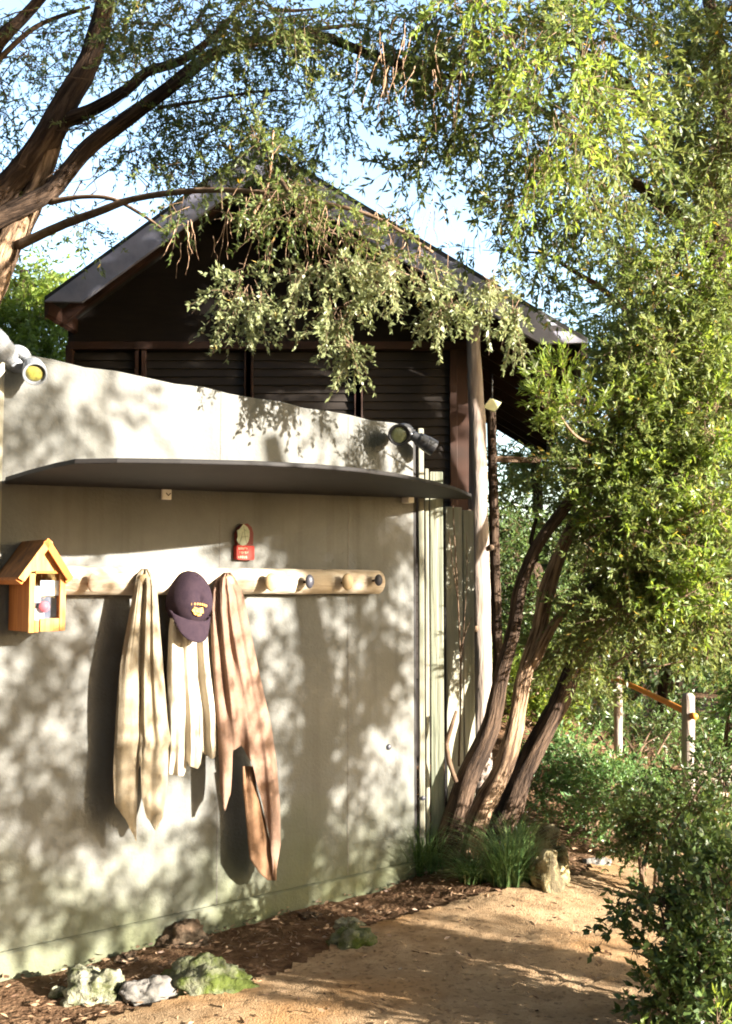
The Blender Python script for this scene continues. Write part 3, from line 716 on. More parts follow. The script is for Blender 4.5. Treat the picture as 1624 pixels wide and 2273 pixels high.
M['hut2']=mat('hut_louvre', (.030,.023,.018),(.02,.015,.012),scale=4,stretch=(1,1,5),rough=.7)
def slats(x0,x1,y0,y1,nm):
    a=at(x0,y0,YW-.02); b=at(x1,y1,YW-.02); mb=MB(); z=a.z; 
    while z>b.z:
        mb.prism([Vector((a.x,YW-.03,z-.062)),Vector((a.x,YW-.005,z-.062)),Vector((a.x,YW-.005,z)),Vector((a.x,YW-.015,z))], Vector((b.x-a.x,0,0))); z-=.064
    build('louvre_panel', mb, M['hut2'], hut)
    for xx in (a.x-.03,b.x+.03):
        build('louvre_frame', MB().box(Vector((xx,YW-.03,(a.z+b.z)/2)), .028,.03,(a.z-b.z)/2+.05), M['hut_red'], hut, bevel=.003)
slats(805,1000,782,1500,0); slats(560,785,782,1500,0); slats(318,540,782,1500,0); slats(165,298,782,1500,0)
build('lintel', MB().box(Vector(((gl.x+gr.x)/2,YW-.045,at(800,771,YW).z)), (gr.x-gl.x)/2-.02,.035,.03), M['hut_red'], hut, bevel=.003)
build('corner_board', MB().box(Vector((gr.x-.09,YW-.03,2.0)), .10,.025,roofz(gr.x-.09)/2+.0-.0), M['hut_red'], hut, bevel=.003)
bpy.data.objects['corner_board'].location.z += 0
# log post before the hut corner
lp = build('log_post', tube([at(1066,1800,7.75),at(1067,1650,7.75),at(1068,1450,7.75),at(1064,1250,7.75),at(1061,1050,7.75),at(1056,900,7.75),at(1052,790,7.75),at(1052,700,7.75)],[.078,.076,.073,.071,.066,.058,.052,.048],k=20,rough=.07,lump=.07,seed=9), M['log2'], None, loc=(at(1062,1883,7.75).x,7.75,0), label='pale peeled gum log post standing between the board fence and the leaning trunks', cat='post')
for (x,y) in ((1041,1137),(1090,1215),(1056,1395)):
    c=at(x,y,7.69); build('knot', MB().lathe(c,(.4,-1,0),[(-.02,.024),(.01,.02),(.018,.009),(.019,.001)],10), M['rock_brown'], lp, smooth=True)
bp_ = at(1105,1515,8.6)
pp = build('side_post', tube([at(1107,1540,8.6),at(1103,1400,8.6),at(1097,1200,8.6),at(1092,1000,8.6),at(1090,900,8.6)],[.04,.042,.04,.038,.036],k=12,rough=.05,lump=.04,seed=19), M['bark'], None, loc=bp_, label='thin dark pole standing behind the pale log post under the eave', cat='post')
build('brace', MB().prism([at(1085,1010,8.6),at(1200,1016,8.6),at(1200,1026,8.6),at(1085,1024,8.6)], Vector((0,.06,0))), M['twig_dark'], pp)
# diamond lantern under the eave
dl = empty('eave_lantern', at(1092,898,7.9), 'pale yellow diamond-shaped lantern under the hut eave', 'lantern')
dpts=[(1071,903),(1088,883),(1113,893),(1098,914)]
build('diffuser', MB().prism([at(x,y,7.9) for x,y in dpts], (0,.03,.0)), mat('pale_green_diffuser',(.75,.75,.45),(.62,.65,.38),rough=.5), dl, bevel=.003)
build('backplate', MB().prism([at(x+(1 if x>1092 else -1),y+(1 if y>898 else -1),7.933) for x,y in dpts], (0,.02,0)), M['black'], dl)
build('hanger', tube([at(1092,884,7.95),at(1092,830,7.95)],[.006,.006],k=6), M['black'], dl)
# ------------------------------------------------------------------ rocks
def rock(px, py, w, h, m, label, seed, dpt=None, cat='rock'):
    g = onz(px,py+h*.35); Y=g.y; rw=w/2*Y/F; rh=h/2*Y/F*1.15; rd=rw*.7; rnd=random.Random(seed); mb=MB(); N_=52; rs=[]
    import mathutils
    c=Vector((g.x,g.y+rd*.3,float(hgt(g.x,g.y))+rh*.08))
    for i in range(1,32):
        a=math.pi*i/32; ring=[]
        for j in range(N_):
            th=2*math.pi*j/N_; d=Vector((math.sin(a)*math.cos(th),math.sin(a)*math.sin(th),-math.cos(a)))
            k=1+.42*mathutils.noise.noise(d*1.5+Vector((seed*3.1,0,0)))+.20*mathutils.noise.noise(d*4+Vector((seed,2,0)))+.12*abs(mathutils.noise.noise(d*7+Vector((seed,2,0))))+.06*mathutils.noise.noise(d*17+Vector((seed,2,0)))
            q=Vector((d.x*rw*k,d.y*rd*k,d.z*rh*k)); 
            ring.append(c+q)
        rs.append(ring)
    mb.rings(rs); mb.flat=False
    return build('rock', mb, M[m], None, loc=(c.x,c.y,0), rz=0, label=label, cat=cat, group='rocks along the foot of the wall')
rock(205,2172,150,100,'rock_pale','pale lichen covered angular rock in the bottom left corner',3)
rock(325,2190,112,62,'rock_grey','smooth grey rock between the pale rock and the mossy rock',7)
rock(455,2165,196,84,'rock_moss','largest low green mossy rock before the wall',12)
rock(283,2120,44,26,'rock_brown','small rounded brown stone above the pale rock',15)
rock(400,2072,110,66,'rock_brown','rough brown rock touching the wall skirting',21)
rock(780,2085,100,60,'rock_moss','flat grey green rock at the path edge below the wall end',26)
rock(772,2052,60,30,'rock_pale','small pale stone just behind the flat grey green rock',28)
rock(130,2195,40,34,'rock_pale','tiny pale stone left of the lichen covered rock',33)
rock(1325,2125 if False else 1925,60,24,'rock_grey','low grey stone at the bend of the path',37)
rock(690,2208 if False else 2030,46,20,'rock_brown','small flat brown stone in the mulch under the wall end',39)
# broken stump/stone group by the path
st = empty('tree_stump', onz(1215,2000), 'weathered split tree stump with pale jagged edges beside the path', 'stump')
rr=random.Random(2)
import mathutils
M['stump']=mat('stump_wood',(.34,.28,.15),(.07,.055,.03),scale=7,stretch=(2,2,.7),rough=.95,bump=1,bscale=20,ramp=(.4,.56),detail=10)
for i,(x,yb,w_,h) in enumerate(((1178,1945,44,66),(1196,1995,46,92),(1222,2005,50,120),(1246,1992,36,78),(1212,1960,50,130),(1240,1965,30,90),(1160,2000,34,44))):
    g=onz(x,yb); k_=g.y/F; mb=MB(); rs=[]
    for a in range(1,15):
        t=a/15; ring=[]
        for q in range(20):
            th=2*math.pi*q/20; d=Vector((math.cos(th),math.sin(th),t*3.5)); nn=mathutils.noise.noise(d*1.3+Vector((i*5,0,0)))*.55+mathutils.noise.noise(d*3.4+Vector((i*5,0,0)))*.35
            r=(.5*w_*k_)*(1.05-.35*t**3)*(1+nn)*(1 if a<14 else .75)
            ring.append(g+Vector((math.cos(th)*r+.015*math.sin(t*4+i),math.sin(th)*r*.8,-.05+t*(h*k_+.05)+(.03*mathutils.noise.noise(Vector((math.cos(th)*2,math.sin(th)*2,i*3.))) if a>11 else 0))))
        rs.append(ring)
    mb.rings(rs); mb.flat=False; build('splinter', mb, M['stump'], st)
# ------------------------------------------------------------------ distant rail fence, ledge
rf = empty('rail_fence', onz(1525,1715), 'low post and rail fence with an orange timber rail among the shrubs', 'fence')
YR=at(0,0,9.0).y
build('post', tube([at(1528,1860,6.9),at(1527,1650,6.9),at(1527,1545,6.9),at(1527,1538,6.9)],[.044,.042,.040,.026],k=14,rough=.06,seed=2), M['log2'], rf)
build('post', tube([at(1372,1760,8.7),at(1371,1560,8.7),at(1370,1492,8.7),at(1370,1488,8.7)],[.034,.034,.032,.018],k=12,rough=.06,seed=3), M['log2'], rf)
build('rail', tube([at(1300,1486,9.4),at(1385,1515,8.5),at(1460,1549,7.6),at(1542,1590,6.82)],[.018,.020,.021,.022],k=10,seed=5), mat('orange_painted_rail',(.62,.22,.03),(.5,.16,.02),scale=12,rough=.6), rf)
lg = build('stone_ledge', MB().prism([onz(1500,1800),onz(1600,1835),onz(1700,1830),onz(1720,1760),onz(1560,1755)],(0,0,.20)), M['rock_grey'], None, loc=onz(1580,1800), bevel=.02, label='long grey stone ledge with a sunlit top behind the dark shrub', cat='ledge')
M['ledge_sunlit']=mat('sunlit_ledge_stone',(.55,.42,.32),(.45,.34,.26),scale=6,rough=.9)  # paler colour paints the sunlight lying on the ledge top
build('ledge_top', MB().prism([onz(1496,1798)+Vector((0,0,.203)),onz(1600,1838)+Vector((0,0,.203)),onz(1704,1833)+Vector((0,0,.203)),onz(1724,1758)+Vector((0,0,.203)),onz(1556,1752)+Vector((0,0,.203))],(0,0,.03)), M['ledge_sunlit'], lg, bevel=.006)
# ------------------------------------------------------------------ grasses
def tuft(px, py, w, h, n, label, lean=0):
    g=onz(px,py); Y=g.y; rw=w/2*Y/F; hh=h*Y/F; V=[];Fc=[];t=[]
    for i in range(n):
        a=random.random()*6.28; r=random.random()*rw*.5; b=np.array([g.x+math.cos(a)*r,g.y+math.sin(a)*r,float(hgt(g.x,g.y))])
        a2=a+random.uniform(-.8,.8); sp=random.uniform(.2,2.1)*rw; H=hh*random.uniform(.35,1.15); wd=random.uniform(.002,.004)
        s=np.array([-math.sin(a2),math.cos(a2),0])*wd; k=len(V); tt=random.random()**1.5*.9+(.1 if random.random()<.08 else 0)
        for q in range(5):
            u=q/4; p=b+np.array([math.cos(a2)*sp*u*u,math.sin(a2)*sp*u*u,H*(u*1.5-.62*u*u)]); f=1-u*.95
            V.append(p-s*f); V.append(p+s*f); t+= [tt,tt]
        for q in range(4): Fc.append((k+2*q,k+2*q+1,k+2*q+3,k+2*q+2))
    o=bpy.data.objects.new('grass_tuft',None); COL.objects.link(o); o.location=(g.x,g.y,0); setp(o,label,'grass','grass tufts by the fence foot')
    npmesh('blades', np.array(V), np.array(Fc), np.array(t), M['grass'], o)
tuft(935,1950,190,120,500,'dark grass tuft at the wall end under the weathered boards')
tuft(1050,1985,130,70,300,'lower pale tipped grass tuft left of the stump')
tuft(1130,1990,190,130,700,'arching green grass tuft against the stump')
tuft(1150,1900,150,90,260,'grass tuft behind the stump at the foot of the leaning trunks')
tuft(1010,1875,110,70,200,'short grass tuft right at the base of the leaning trunks')
# ------------------------------------------------------------------ trees
def tree(name, px, py, d, label, cat='tree', group=None):
    p=at(px,py,d); o=empty(name,(p.x,p.y,float(hgt(p.x,p.y))),label,cat,group); return o
# T1 left tree
t1=tree('tea_tree',-200,1300,6.2,'large arching tree whose brown limbs cross the upper left sky','tree','trees arching over the path')
limb(t1,'trunk',[(-230,1960,6.0,.19),(-200,1500,6.1,.16),(-150,1000,6.2,.14),(-100,700,6.2,.13),(-55,520,6.2,.11),(0,440,6.2,.088),(65,362,6.2,.082),(115,290,6.2,.078),(150,220,6.2,.074),(200,130,6.2,.062),(230,20,6.2,.055),(245,-80,6.2,.045),(290,-260,6.3,.03)],k=16,rough=.12,seed=1)
limb(t1,'limb',[(-150,1000,6.25,.09),(-75,760,6.22,.09),(-25,650,6.2,.085),(10,565,6.2,.08),(50,480,6.22,.072),(88,400,6.22,.06),(118,315,6.22,.05),(142,250,6.22,.04)],'bark_pale',k=14,rough=.2,seed=2,label='pale peeling lower limb with its sunlight put into the bark colour')  # sun on this limb is put into the paler bark colour
limb(t1,'limb',[(-60,520,6.1,.05),(0,484,6.1,.052),(60,455,6.1,.055),(110,430,6.1,.052),(140,395,6.1,.05),(200,325,6.1,.047),(300,250,6.1,.044),(380,190,6.1,.040),(450,135,6.1,.036),(500,108,6.1,.032),(600,88,6.0,.03),(700,78,5.9,.028),(800,112,5.8,.026),(900,150,5.7,.022),(1000,170,5.6,.016),(1110,160,5.5,.01)],seed=3)
limb(t1,'limb',[(125,275,6.2,.05),(200,246,6.15,.038),(280,200,6.1,.034),(325,160,6.1,.03),(400,135,6.1,.026),(465,88,6.05,.02),(520,30,6.0,.015),(560,-30,6,.01)],seed=4)
limb(t1,'limb',[(-60,190,6.4,.05),(0,92,6.4,.042),(60,30,6.4,.035),(110,-30,6.4,.03)],seed=5)
limb(t1,'branch',[(40,545,6.15,.03),(130,502,6.0,.026),(230,465,5.8,.022),(300,441,5.7,.019),(420,424,5.5,.016),(560,425,5.3,.013),(700,447,5.2,.012),(830,482,5.1,.010),(960,560,5.0,.007)],'twig',k=8,seed=6)
limb(t1,'branch',[(110,448,6.1,.02),(180,437,6,.014),(250,442,5.9,.012),(320,480,5.8,.009),(368,515,5.7,.006)],'twig',k=7,seed=7)
limb(t1,'branch',[(590,88,5.9,.018),(640,72,5.8,.016),(720,62,5.7,.012),(802,54,5.6,.008)],'twig_dry',k=7,seed=8)
limb(t1,'branch',[(598,20,5.6,.012),(650,24,5.6,.010),(700,20,5.5,.006)],'twig_dry',k=7,seed=9)
limb(t1,'branch',[(606,290,5.2,.005),(600,380,5.2,.006),(585,440,5.2,.007),(565,470,5.2,.009),(550,535,5.2,.005)],'twig_dry',k=7,seed=10)
limb(t1,'branch',[(350,240,6.1,.012),(440,225,6,.010),(560,205,5.9,.007),(640,200,5.8,.004)],'twig_dark',k=6,seed=11)
limb(t1,'branch',[(-20,150,6.4,.02),(80,60,6.4,.014),(200,15,6.4,.010)],'twig_dark',k=6,seed=12)
limb(t1,'branch',[(620,395,5.2,.012),(650,440,5.1,.010),(740,560,5.0,.008),(850,590,4.9,.006),(980,640,4.9,.004)],'twig',k=6,seed=13)
# bare hanging twigs
def build_groups(name, tubes, m, parent):
    """twigs that hang close together make one bunch; each bunch is a part of its own"""
    bx=[]
    for t in tubes:
        a=np.array([tuple(v) for v in t.v]); bx.append((a.min(0),a.max(0)))
    par=list(range(len(tubes)))
    def fd(i):
        while par[i]!=i: i=par[i]
        return i
    for i in range(len(tubes)):
        for j in range(i):
            g=np.maximum(0,np.maximum(bx[i][0]-bx[j][1],bx[j][0]-bx[i][1]))
            if np.sqrt((g**2).sum())<=.45*max((bx[i][1]-bx[i][0]).max(),(bx[j][1]-bx[j][0]).max()): par[fd(i)]=fd(j)
    gr={}
    for i,t in enumerate(tubes): gr.setdefault(fd(i),[]).append(t)
    for g in gr.values():
        mb=MB(); mb.flat=False
        for t in g:
            n=len(mb.v); mb.v+=t.v; mb.f+=[tuple(n+q for q in f) for f in t.f]
        build(name,mb,m,parent)
rt=random.Random(5); tl=[]
def strand(x,y,d,L,r=.0025,drift=0):
    p=[]; 
    for i in range(6): u=i/5; p.append(at(x+drift*u+rt.uniform(-4,4),y+L*u,d+rt.uniform(-.02,.02)))
    tl.append(tube(p,[r*(1-.7*i/5) for i in range(6)],k=4,step=.15))
for i in range(95):
    x=rt.uniform(800,1180); y=95+rt.uniform(-60,60)+(x-900)*.05; strand(x,y,rt.uniform(5.2,5.8),rt.uniform(40,190),.0035,rt.uniform(-45,25))
for i in range(60):
    x=rt.uniform(380,1000); y=425+rt.uniform(0,120); strand(x,y,rt.uniform(4.9,5.4),rt.uniform(40,150),.003,rt.uniform(-40,30))
build_groups('hanging_twigs', tl, M['twig_dry'], t1)
tl=[]
for i in range(150):
    x=rt.uniform(-40,620); y=rt.uniform(-20,440); a=rt.uniform(0,6.28); L=rt.uniform(50,170); d=rt.uniform(5.9,6.8)
    p=[at(x+math.cos(a)*L*u+18*math.sin(u*5+i),y+math.sin(a)*L*u*.7+14*math.sin(u*4+i*2),d) for u in (0,.25,.5,.75,1)]
    tl.append(tube(p,[.005,.004,.003,.002,.001],k=4,step=.12))
build_groups('twigs', tl, M['twig_dark'], t1)
L1=[(60,110,6.6,130,90,.5,90),(30,260,6.6,90,70,.4,45),(20,385,6.5,50,50,.4,30),(230,60,6.4,120,60,.5,80),(120,170,6.5,60,60,.4,30),
 (330,150,6.4,120,60,.4,50),(300,310,6.4,110,40,.3,70),(430,300,6.3,90,60,.4,55),(520,180,6.2,120,80,.5,80),(560,290,6.1,110,70,.5,65),
 (700,200,6.0,120,110,.5,120),(690,330,6.0,100,60,.4,60),(180,500,6.3,70,40,.3,14),(330,380,6.2,60,50,.3,18),(450,380,6.0,80,30,.3,30)]
foliage(t1,L1,'leaf_a','twig_dark',per=24,slen=.26,ll=.036,lw=.011)
L1b=[(430,40,5.4,200,60,.5,170),(620,50,5.4,150,70,.4,130),(600,400,5.2,80,36,.3,30),(620,470,5.1,150,46,.35,56),(740,520,5.0,150,40,.3,44),(470,490,5.2,80,46,.3,16),(580,340,5.5,40,25,.3,26)]
foliage(t1,L1b,'leaf_a','twig',lname='leaves',per=24,slen=.22,ll=.034,lw=.012)
L1c=[(560,645,4.9,70,40,.2,42),(520,660,4.9,35,22,.15,12),(700,600,4.9,120,36,.25,50),(760,680,4.85,50,45,.2,34),(765,770,4.85,20,38,.1,16),(860,630,4.85,100,36,.2,46),(985,690,4.85,40,36,.2,26),(1090,620,4.9,60,36,.25,24),(1140,690,4.9,24,42,.15,20),(640,680,4.9,20,35,.12,8),(900,570,4.9,110,26,.2,22)]
foliage(t1,L1c,'leaf_p','twig',per=26,slen=.17,ll=.032,lw=.014,droop=.7,spread=.9)
# T2: upper-right tree
t2=tree('tall_tree',1640,1300,6.6,'tall leafy tree filling the upper right corner with dark green crown','tree','trees arching over the path')
limb(t2,'trunk',[(1760,1900,7.2,.16),(1700,1300,7.1,.14),(1640,900,7.0,.12),(1590,640,6.9,.10),(1610,420,6.8,.08),(1600,150,6.7,.05),(1560,-50,6.6,.03)],k=14,seed=21)
limb(t2,'limb',[(1390,840,7.4,.03),(1420,740,7.3,.035),(1480,600,7.1,.04),(1560,480,7.0,.04),(1610,420,6.8,.05)],seed=22)
limb(t2,'limb',[(1600,560,6.9,.05),(1500,480,6.6,.04),(1400,400,6.3,.03),(1280,310,6.0,.022),(1180,230,5.8,.014),(1090,190,5.6,.008)],seed=23)
limb(t2,'limb',[(1600,420,6.8,.05),(1480,300,6.5,.035),(1380,180,6.2,.025),(1260,90,5.9,.015),(1150,50,5.6,.008)],seed=24)
limb(t2,'branch',[(1390,690,7.4,.02),(1330,637,7.2,.02),(1270,600,7.1,.016),(1215,565,7.0,.01),(1170,560,6.9,.006)],seed=25,k=8)
L2=[(1540,90,6.2,110,120,.7,312),(1560,280,6.2,110,110,.7,312),(1530,400,6.4,110,70,.6,198),(1600,200,6.0,60,260,.6,204)]
foliage(t2,L2,'leaf_a','twig_dark',per=26,slen=.26,ll=.04,lw=.014)
L2b=[(900,60,5.8,150,70,.5,62),(860,150,5.7,120,60,.4,41),(1000,110,5.6,150,90,.4,88),(1010,250,5.6,130,70,.4,57),(1130,60,5.4,170,80,.5,119),(1230,150,5.3,150,110,.4,124),(1330,60,5.4,130,80,.4,88),(1150,300,5.6,140,90,.4,88),(1290,320,5.5,120,110,.4,98),(1000,360,5.8,110,80,.4,41),(1130,450,5.8,110,70,.4,57),(1400,250,5.5,70,130,.4,67),(1270,470,5.9,130,80,.4,78),(1380,420,5.9,80,80,.4,52),(930,420,5.8,80,60,.4,26),(1190,570,6.2,80,40,.3,18),(1070,540,6.0,60,40,.3,15),(1390,560,6.2,70,60,.4,40),(760,80,5.8,90,60,.4,31)]
foliage(t2,L2b,'leaf_a','twig',per=20,slen=.27,ll=.050,lw=.0155,droop=.5)
L2c=[(1250,200,4.6,150,120,.3,38),(1100,40,4.6,150,60,.3,28),(1300,60,4.6,150,70,.3,28),(1200,330,4.6,90,60,.3,17)]
foliage(t2,L2c,'leaf_b','twig',per=20,slen=.24,ll=.045,lw=.013,droop=.7)
# T3: multi-stemmed leaning tree by the path
t3=tree('leaning_tree',1030,1850,6.1,'several fibrous brown trunks leaning right from the fence foot','tree')
t3.location.z=0
limb(t3,'trunk',[(985,1900,6.0,.085),(1012,1810,6.0,.066),(1040,1720,6.0,.060),(1088,1610,6.0,.050),(1112,1500,6.0,.042),(1142,1390,6.0,.038),(1156,1300,6.0,.036),(1196,1205,6.0,.034),(1260,1115,6.0,.032),(1330,1010,6.1,.03),(1400,860,6.3,.022),(1430,720,6.5,.015)],'bark',k=16,rough=.14,seed=31)
limb(t3,'trunk',[(1035,1900,6.1,.085),(1062,1810,6.1,.064),(1112,1710,6.1,.054),(1142,1610,6.1,.046),(1163,1500,6.15,.043),(1196,1400,6.2,.043),(1215,1310,6.2,.045),(1245,1220,6.2,.04),(1300,1100,6.3,.03),(1340,960,6.4,.02)],'bark_pale',k=16,rough=.18,seed=32,label='trunk with pale peeling strips on its sunny side')
limb(t3,'trunk',[(1060,1900,6.5,.10),(1125,1810,6.5,.075),(1172,1690,6.5,.066),(1235,1570,6.5,.06),(1285,1450,6.6,.05),(1370,1300,6.8,.05),(1440,1150,7,.04),(1560,960,7,.03)],'bark',k=14,rough=.14,seed=33)
limb(t3,'limb',[(1180,1480,6.15,.03),(1215,1410,6.1,.03),(1255,1350,6.1,.022),(1330,1290,6.2,.018),(1420,1240,6.3,.012)],'bark_pale',seed=34)
limb(t3,'limb',[(1320,1390,6.2,.022),(1345,1330,6.2,.02),(1375,1270,6.2,.016),(1390,1180,6.3,.01)],'bark_pale',seed=35,k=8)
limb(t3,'branch',[(1012,1735,5.95,.012),(996,1690,5.95,.014),(990,1650,5.95,.013),(1000,1615,5.95,.012),(1012,1577,5.95,.008)],'twig_dark',seed=36,k=8)
limb(t3,'branch',[(1190,1150,6.2,.01),(1178,1200,6.2,.014),(1190,1245,6.15,.018)],'bark',seed=37,k=8)
mb=MB()
for i in range(60):
    x=rt.uniform(1280,1640); y=rt.uniform(800,1480); a=rt.uniform(-1.5,.0); L=rt.uniform(60,190); d=rt.uniform(5.85,6.3)
    p=[at(x+math.cos(a)*L*u+3*math.sin(u*5+i),y+math.sin(a)*L*u+3*math.sin(u*4+i*2),d) for u in (0,.25,.5,.75,1)]
    tube(p,[.006,.005,.004,.0025,.0015],k=5,mb=mb,step=.12)
build('twigs', mb, M['twig'], t3)
L3=[(1480,900,5.95,150,140,0.22,302),(1480,900,8.3,150,140,0.35,166),(1560,760,5.95,90,140,0.22,172),(1560,760,8.3,90,140,0.35,95),(1380,920,5.95,82.5,90,0.22,115),(1330,920,8.3,110,90,0.35,90),(1350,1040,5.95,82.5,80,0.22,100),(1300,1040,8.3,110,80,0.35,79),(1420,1090,5.95,140,110,0.22,259),(1420,1090,8.3,140,110,0.35,142),(1560,1060,5.95,110,140,0.22,237),(1560,1060,8.3,110,140,0.35,130),(1380,1230,5.95,60,80,0.22,70),(1330,1230,8.3,80,80,0.35,55),(1450,1260,5.95,140,100,0.22,237),(1450,1260,8.3,140,100,0.35,130),(1570,1300,5.95,100,120,0.22,216),(1570,1300,8.3,100,120,0.35,118),(1400,1350,5.95,120,40,0.22,84),(1400,1380,8.3,120,80,0.35,95),(1300,1370,5.95,45,40,0.22,14),(1250,1400,8.3,60,70,0.35,23),(1360,1370,5.95,60,40,0.22,27),(1310,1480,8.3,80,60,0.35,43),(1230,1500,8.3,60,50,0.3,50),(1520,1370,5.95,120,40,0.22,81),(1520,1440,8.3,120,70,0.35,90),(1275,1430,6.3,50,36,.2,40),(1215,1455,6.4,30,30,.15,16),(1310,1400,6.1,40,40,.2,30)]
foliage(t3,L3,'leaf_a','twig',per=26,slen=.26,ll=.042,lw=.0135,droop=.05,subs=.2)
foliage(t3,[(1380,880,5.85,60,60,.15,30),(1500,800,5.8,90,60,.15,50),(1440,1010,5.85,100,50,.15,50),(1560,940,5.7,70,70,.15,45),(1370,1120,5.85,60,50,.15,30),(1500,1180,5.7,110,60,.15,60),(1590,1120,5.6,50,80,.15,30),(1440,1310,5.8,80,40,.15,36),(1560,1330,5.6,70,60,.15,36),(1500,640,5.8,110,70,.15,50)],'leaf_b','twig',per=22,slen=.2,ll=.046,lw=.0135,droop=-.15,subs=.2)  # brighter leaf colour stands in for sunlit highlights on the crown
L3b=[(1470,640,6.0,140,110,.4,180),(1590,600,5.9,60,140,.4,120),(1420,760,6.0,60,70,.3,54),(1450,780,5.8,120,80,.3,96)]
foliage(t3,L3b,'leaf_a','twig_dark',per=24,slen=.26,ll=.042,lw=.013)
# bright young sapling beside the eave
t4=t3
limb(t3,'branch',[(1400,1010,6.6,.014),(1330,990,6.0,.010),(1270,960,5.6,.007),(1215,870,5.3,.003)],'twig',k=6,seed=41)
L4=[(1205,880,5.2,22,40,.12,26),(1245,830,5.2,28,40,.12,24),(1285,900,5.2,40,50,.2,30),(1225,925,5.3,26,26,.12,14)]
foliage(t4,L4,'leaf_b','twig',per=18,slen=.11,ll=.045,lw=.009,droop=-.5,spread=.55)
# background trees
def bgtree(px,py0,d,clumps,lm,label,name='background_tree',tm='twig_dark',r=.12,**k):
    t=tree(name,px,1300,d,label,'tree' if 'tree' in name else 'shrub','trees behind the hut and path' if 'tree' in name else None)
    gz=at(px,1300,d); limb(t,'trunk',[(px,1300+F*1.6/d,d,r),(px+8,1300,d,r*.8),(px-6,py0,d,r*.35)],'bark',seed=int(px),k=10)
    kk=dict(per=18,slen=.5,ll=.09,lw=.03); kk.update(k)
    foliage(t,clumps,lm,tm,**kk)
bgtree(60,600,10,[(40,640,10,90,80,.8,330),(120,720,10,60,60,.6,160),(20,740,10,60,60,.6,160)],'leaf_b','sunlit yellow green tree behind the left end of the wall',per=22,slen=.35,ll=.07,lw=.024)
bgtree(1190,900,14,[(1160,1160,13,80,70,1,190),(1210,1030,14,90,70,1,150),(1150,1000,15,60,50,1,40),(1260,960,14,80,80,1,150)],'leaf_a','grey green tree seen under the hut eave')
bgtree(1400,560,13,[(1400,700,13,120,120,1,260),(1500,850,12,120,140,1,300),(1340,850,13,90,90,1,170)],'leaf_a','pale hazy tree rising behind the leaning trunks')
bgtree(1180,1250,10.5,[(1150,1240,10.5,60,90,.5,130),(1200,1350,10.5,70,110,.6,190),(1140,1420,10,50,80,.4,110)],'leaf_c','dark shrubby tree behind the thin pole',ll=.06,lw=.022,per=24,slen=.35)
bgtree(1480,1000,12,[(1450,1150,12,180,160,1,420),(1580,1250,11,120,160,1,320),(1400,1400,12,150,110,1,260),(1330,1200,12,100,120,1,220)],'leaf_c','dark tree filling the gap behind the leaning tree crown')
bgtree(1700,900,14,[(1660,800,14,120,300,1.2,460),(1640,1300,13,100,200,1,260)],'leaf_a','tall tree at the far right edge of the garden')
bgtree(1300,1300,17,[(1150,1350,17,150,110,1.5,260),(1400,1300,18,220,170,1.5,360),(1620,1400,17,160,160,1.5,260)],'leaf_c','far dark tree line beyond the rail fence',per=16,slen=.8,ll=.14,lw=.05,r=.15)
def shrub(name,px,py,d,clumps,lm,label,tm='twig_dark',nst=6,**k):
    o=tree(name,px,py,d,label,'shrub'); base=Vector(o.location)
    mb=MB(); q=random.Random(int(px+py))
    for i in range(nst):
        c=clumps[i%len(clumps)]; e=at(c[0]+q.uniform(-.5,.5)*c[3],c[1]+q.uniform(-.4,.3)*c[4],c[2]); b=base+Vector((q.uniform(-.08,.08),q.uniform(-.08,.08),-.03))
        m1=b.lerp(e,.5)+Vector((q.uniform(-.08,.08),q.uniform(-.08,.08),.06)); tube([b,m1,e],[.012,.008,.003],k=6,mb=mb,step=.08)
    build('stems',mb,M[tm],o); foliage(o,clumps,lm,tm,**k); return o
# low dark shrub, bottom right, close to the camera
shrub('dark_shrub',1600,2200,3.9,[(1590,2060,3.9,90,110,.25,136),(1610,2230,3.7,90,90,.25,136),(1550,2150,3.9,60,90,.2,79),(1460,2000,4.1,55,50,.15,36),(1600,1960,4.1,60,60,.25,72),(1530,1930,4.3,60,40,.2,43),(1480,2230,3.8,70,60,.2,50),(1410,2120,4.0,26,24,.1,5),(1390,2010,4.1,30,22,.1,7)],'leaf_c','dark broad leaved shrub filling the bottom right corner beside the path',nst=14,per=20,slen=.16,ll=.036,lw=.019,droop=.0,spread=.9)
shrub('bright_shrub',1620,2272,3.4,[(1405,2285,3.5,16,14,.06,4),(1585,2275,3.4,26,18,.08,7)],'leaf_b','small bright green sprigs poking up at the bottom edge of the path',nst=5,per=10,slen=.09,ll=.038,lw=.011,droop=-.4,spread=.6)
shrub('path_shrub',1450,1880,5.4,[(1470,1850,5.6,80,60,.25,110),(1560,1800,5.4,80,70,.3,120),(1600,1740,5.4,60,60,.3,90),(1440,1790,6.0,60,40,.2,60)],'leaf_c','low dark shrub at the bend of the path under the rail fence',nst=8,per=20,slen=.18,ll=.036,lw=.014,droop=.0)
shrub('fern_shrub',1320,1830,6.9,[(1290,1720,6.9,90,70,.3,190),(1360,1770,6.7,90,60,.3,190),(1240,1680,7.2,60,60,.3,100),(1420,1740,7.0,50,40,.25,90),(1200,1740,7.0,50,50,.25,70)],'leaf_d','lush blue green shrub glowing in sun behind the leaning trunks',tm='twig',nst=9,per=24,slen=.2,ll=.034,lw=.011,droop=.1)
shrub('hedge_shrub',1400,1750,8.2,[(1330,1610,9.4,90,60,.35,190),(1440,1650,9.2,100,60,.35,190),(1260,1590,9.6,60,50,.3,90),(1500,1590,9.8,90,50,.35,120)],'leaf_c','dark green shrub below the orange timber rail',nst=9,per=24,slen=.26,ll=.045,lw=.016)
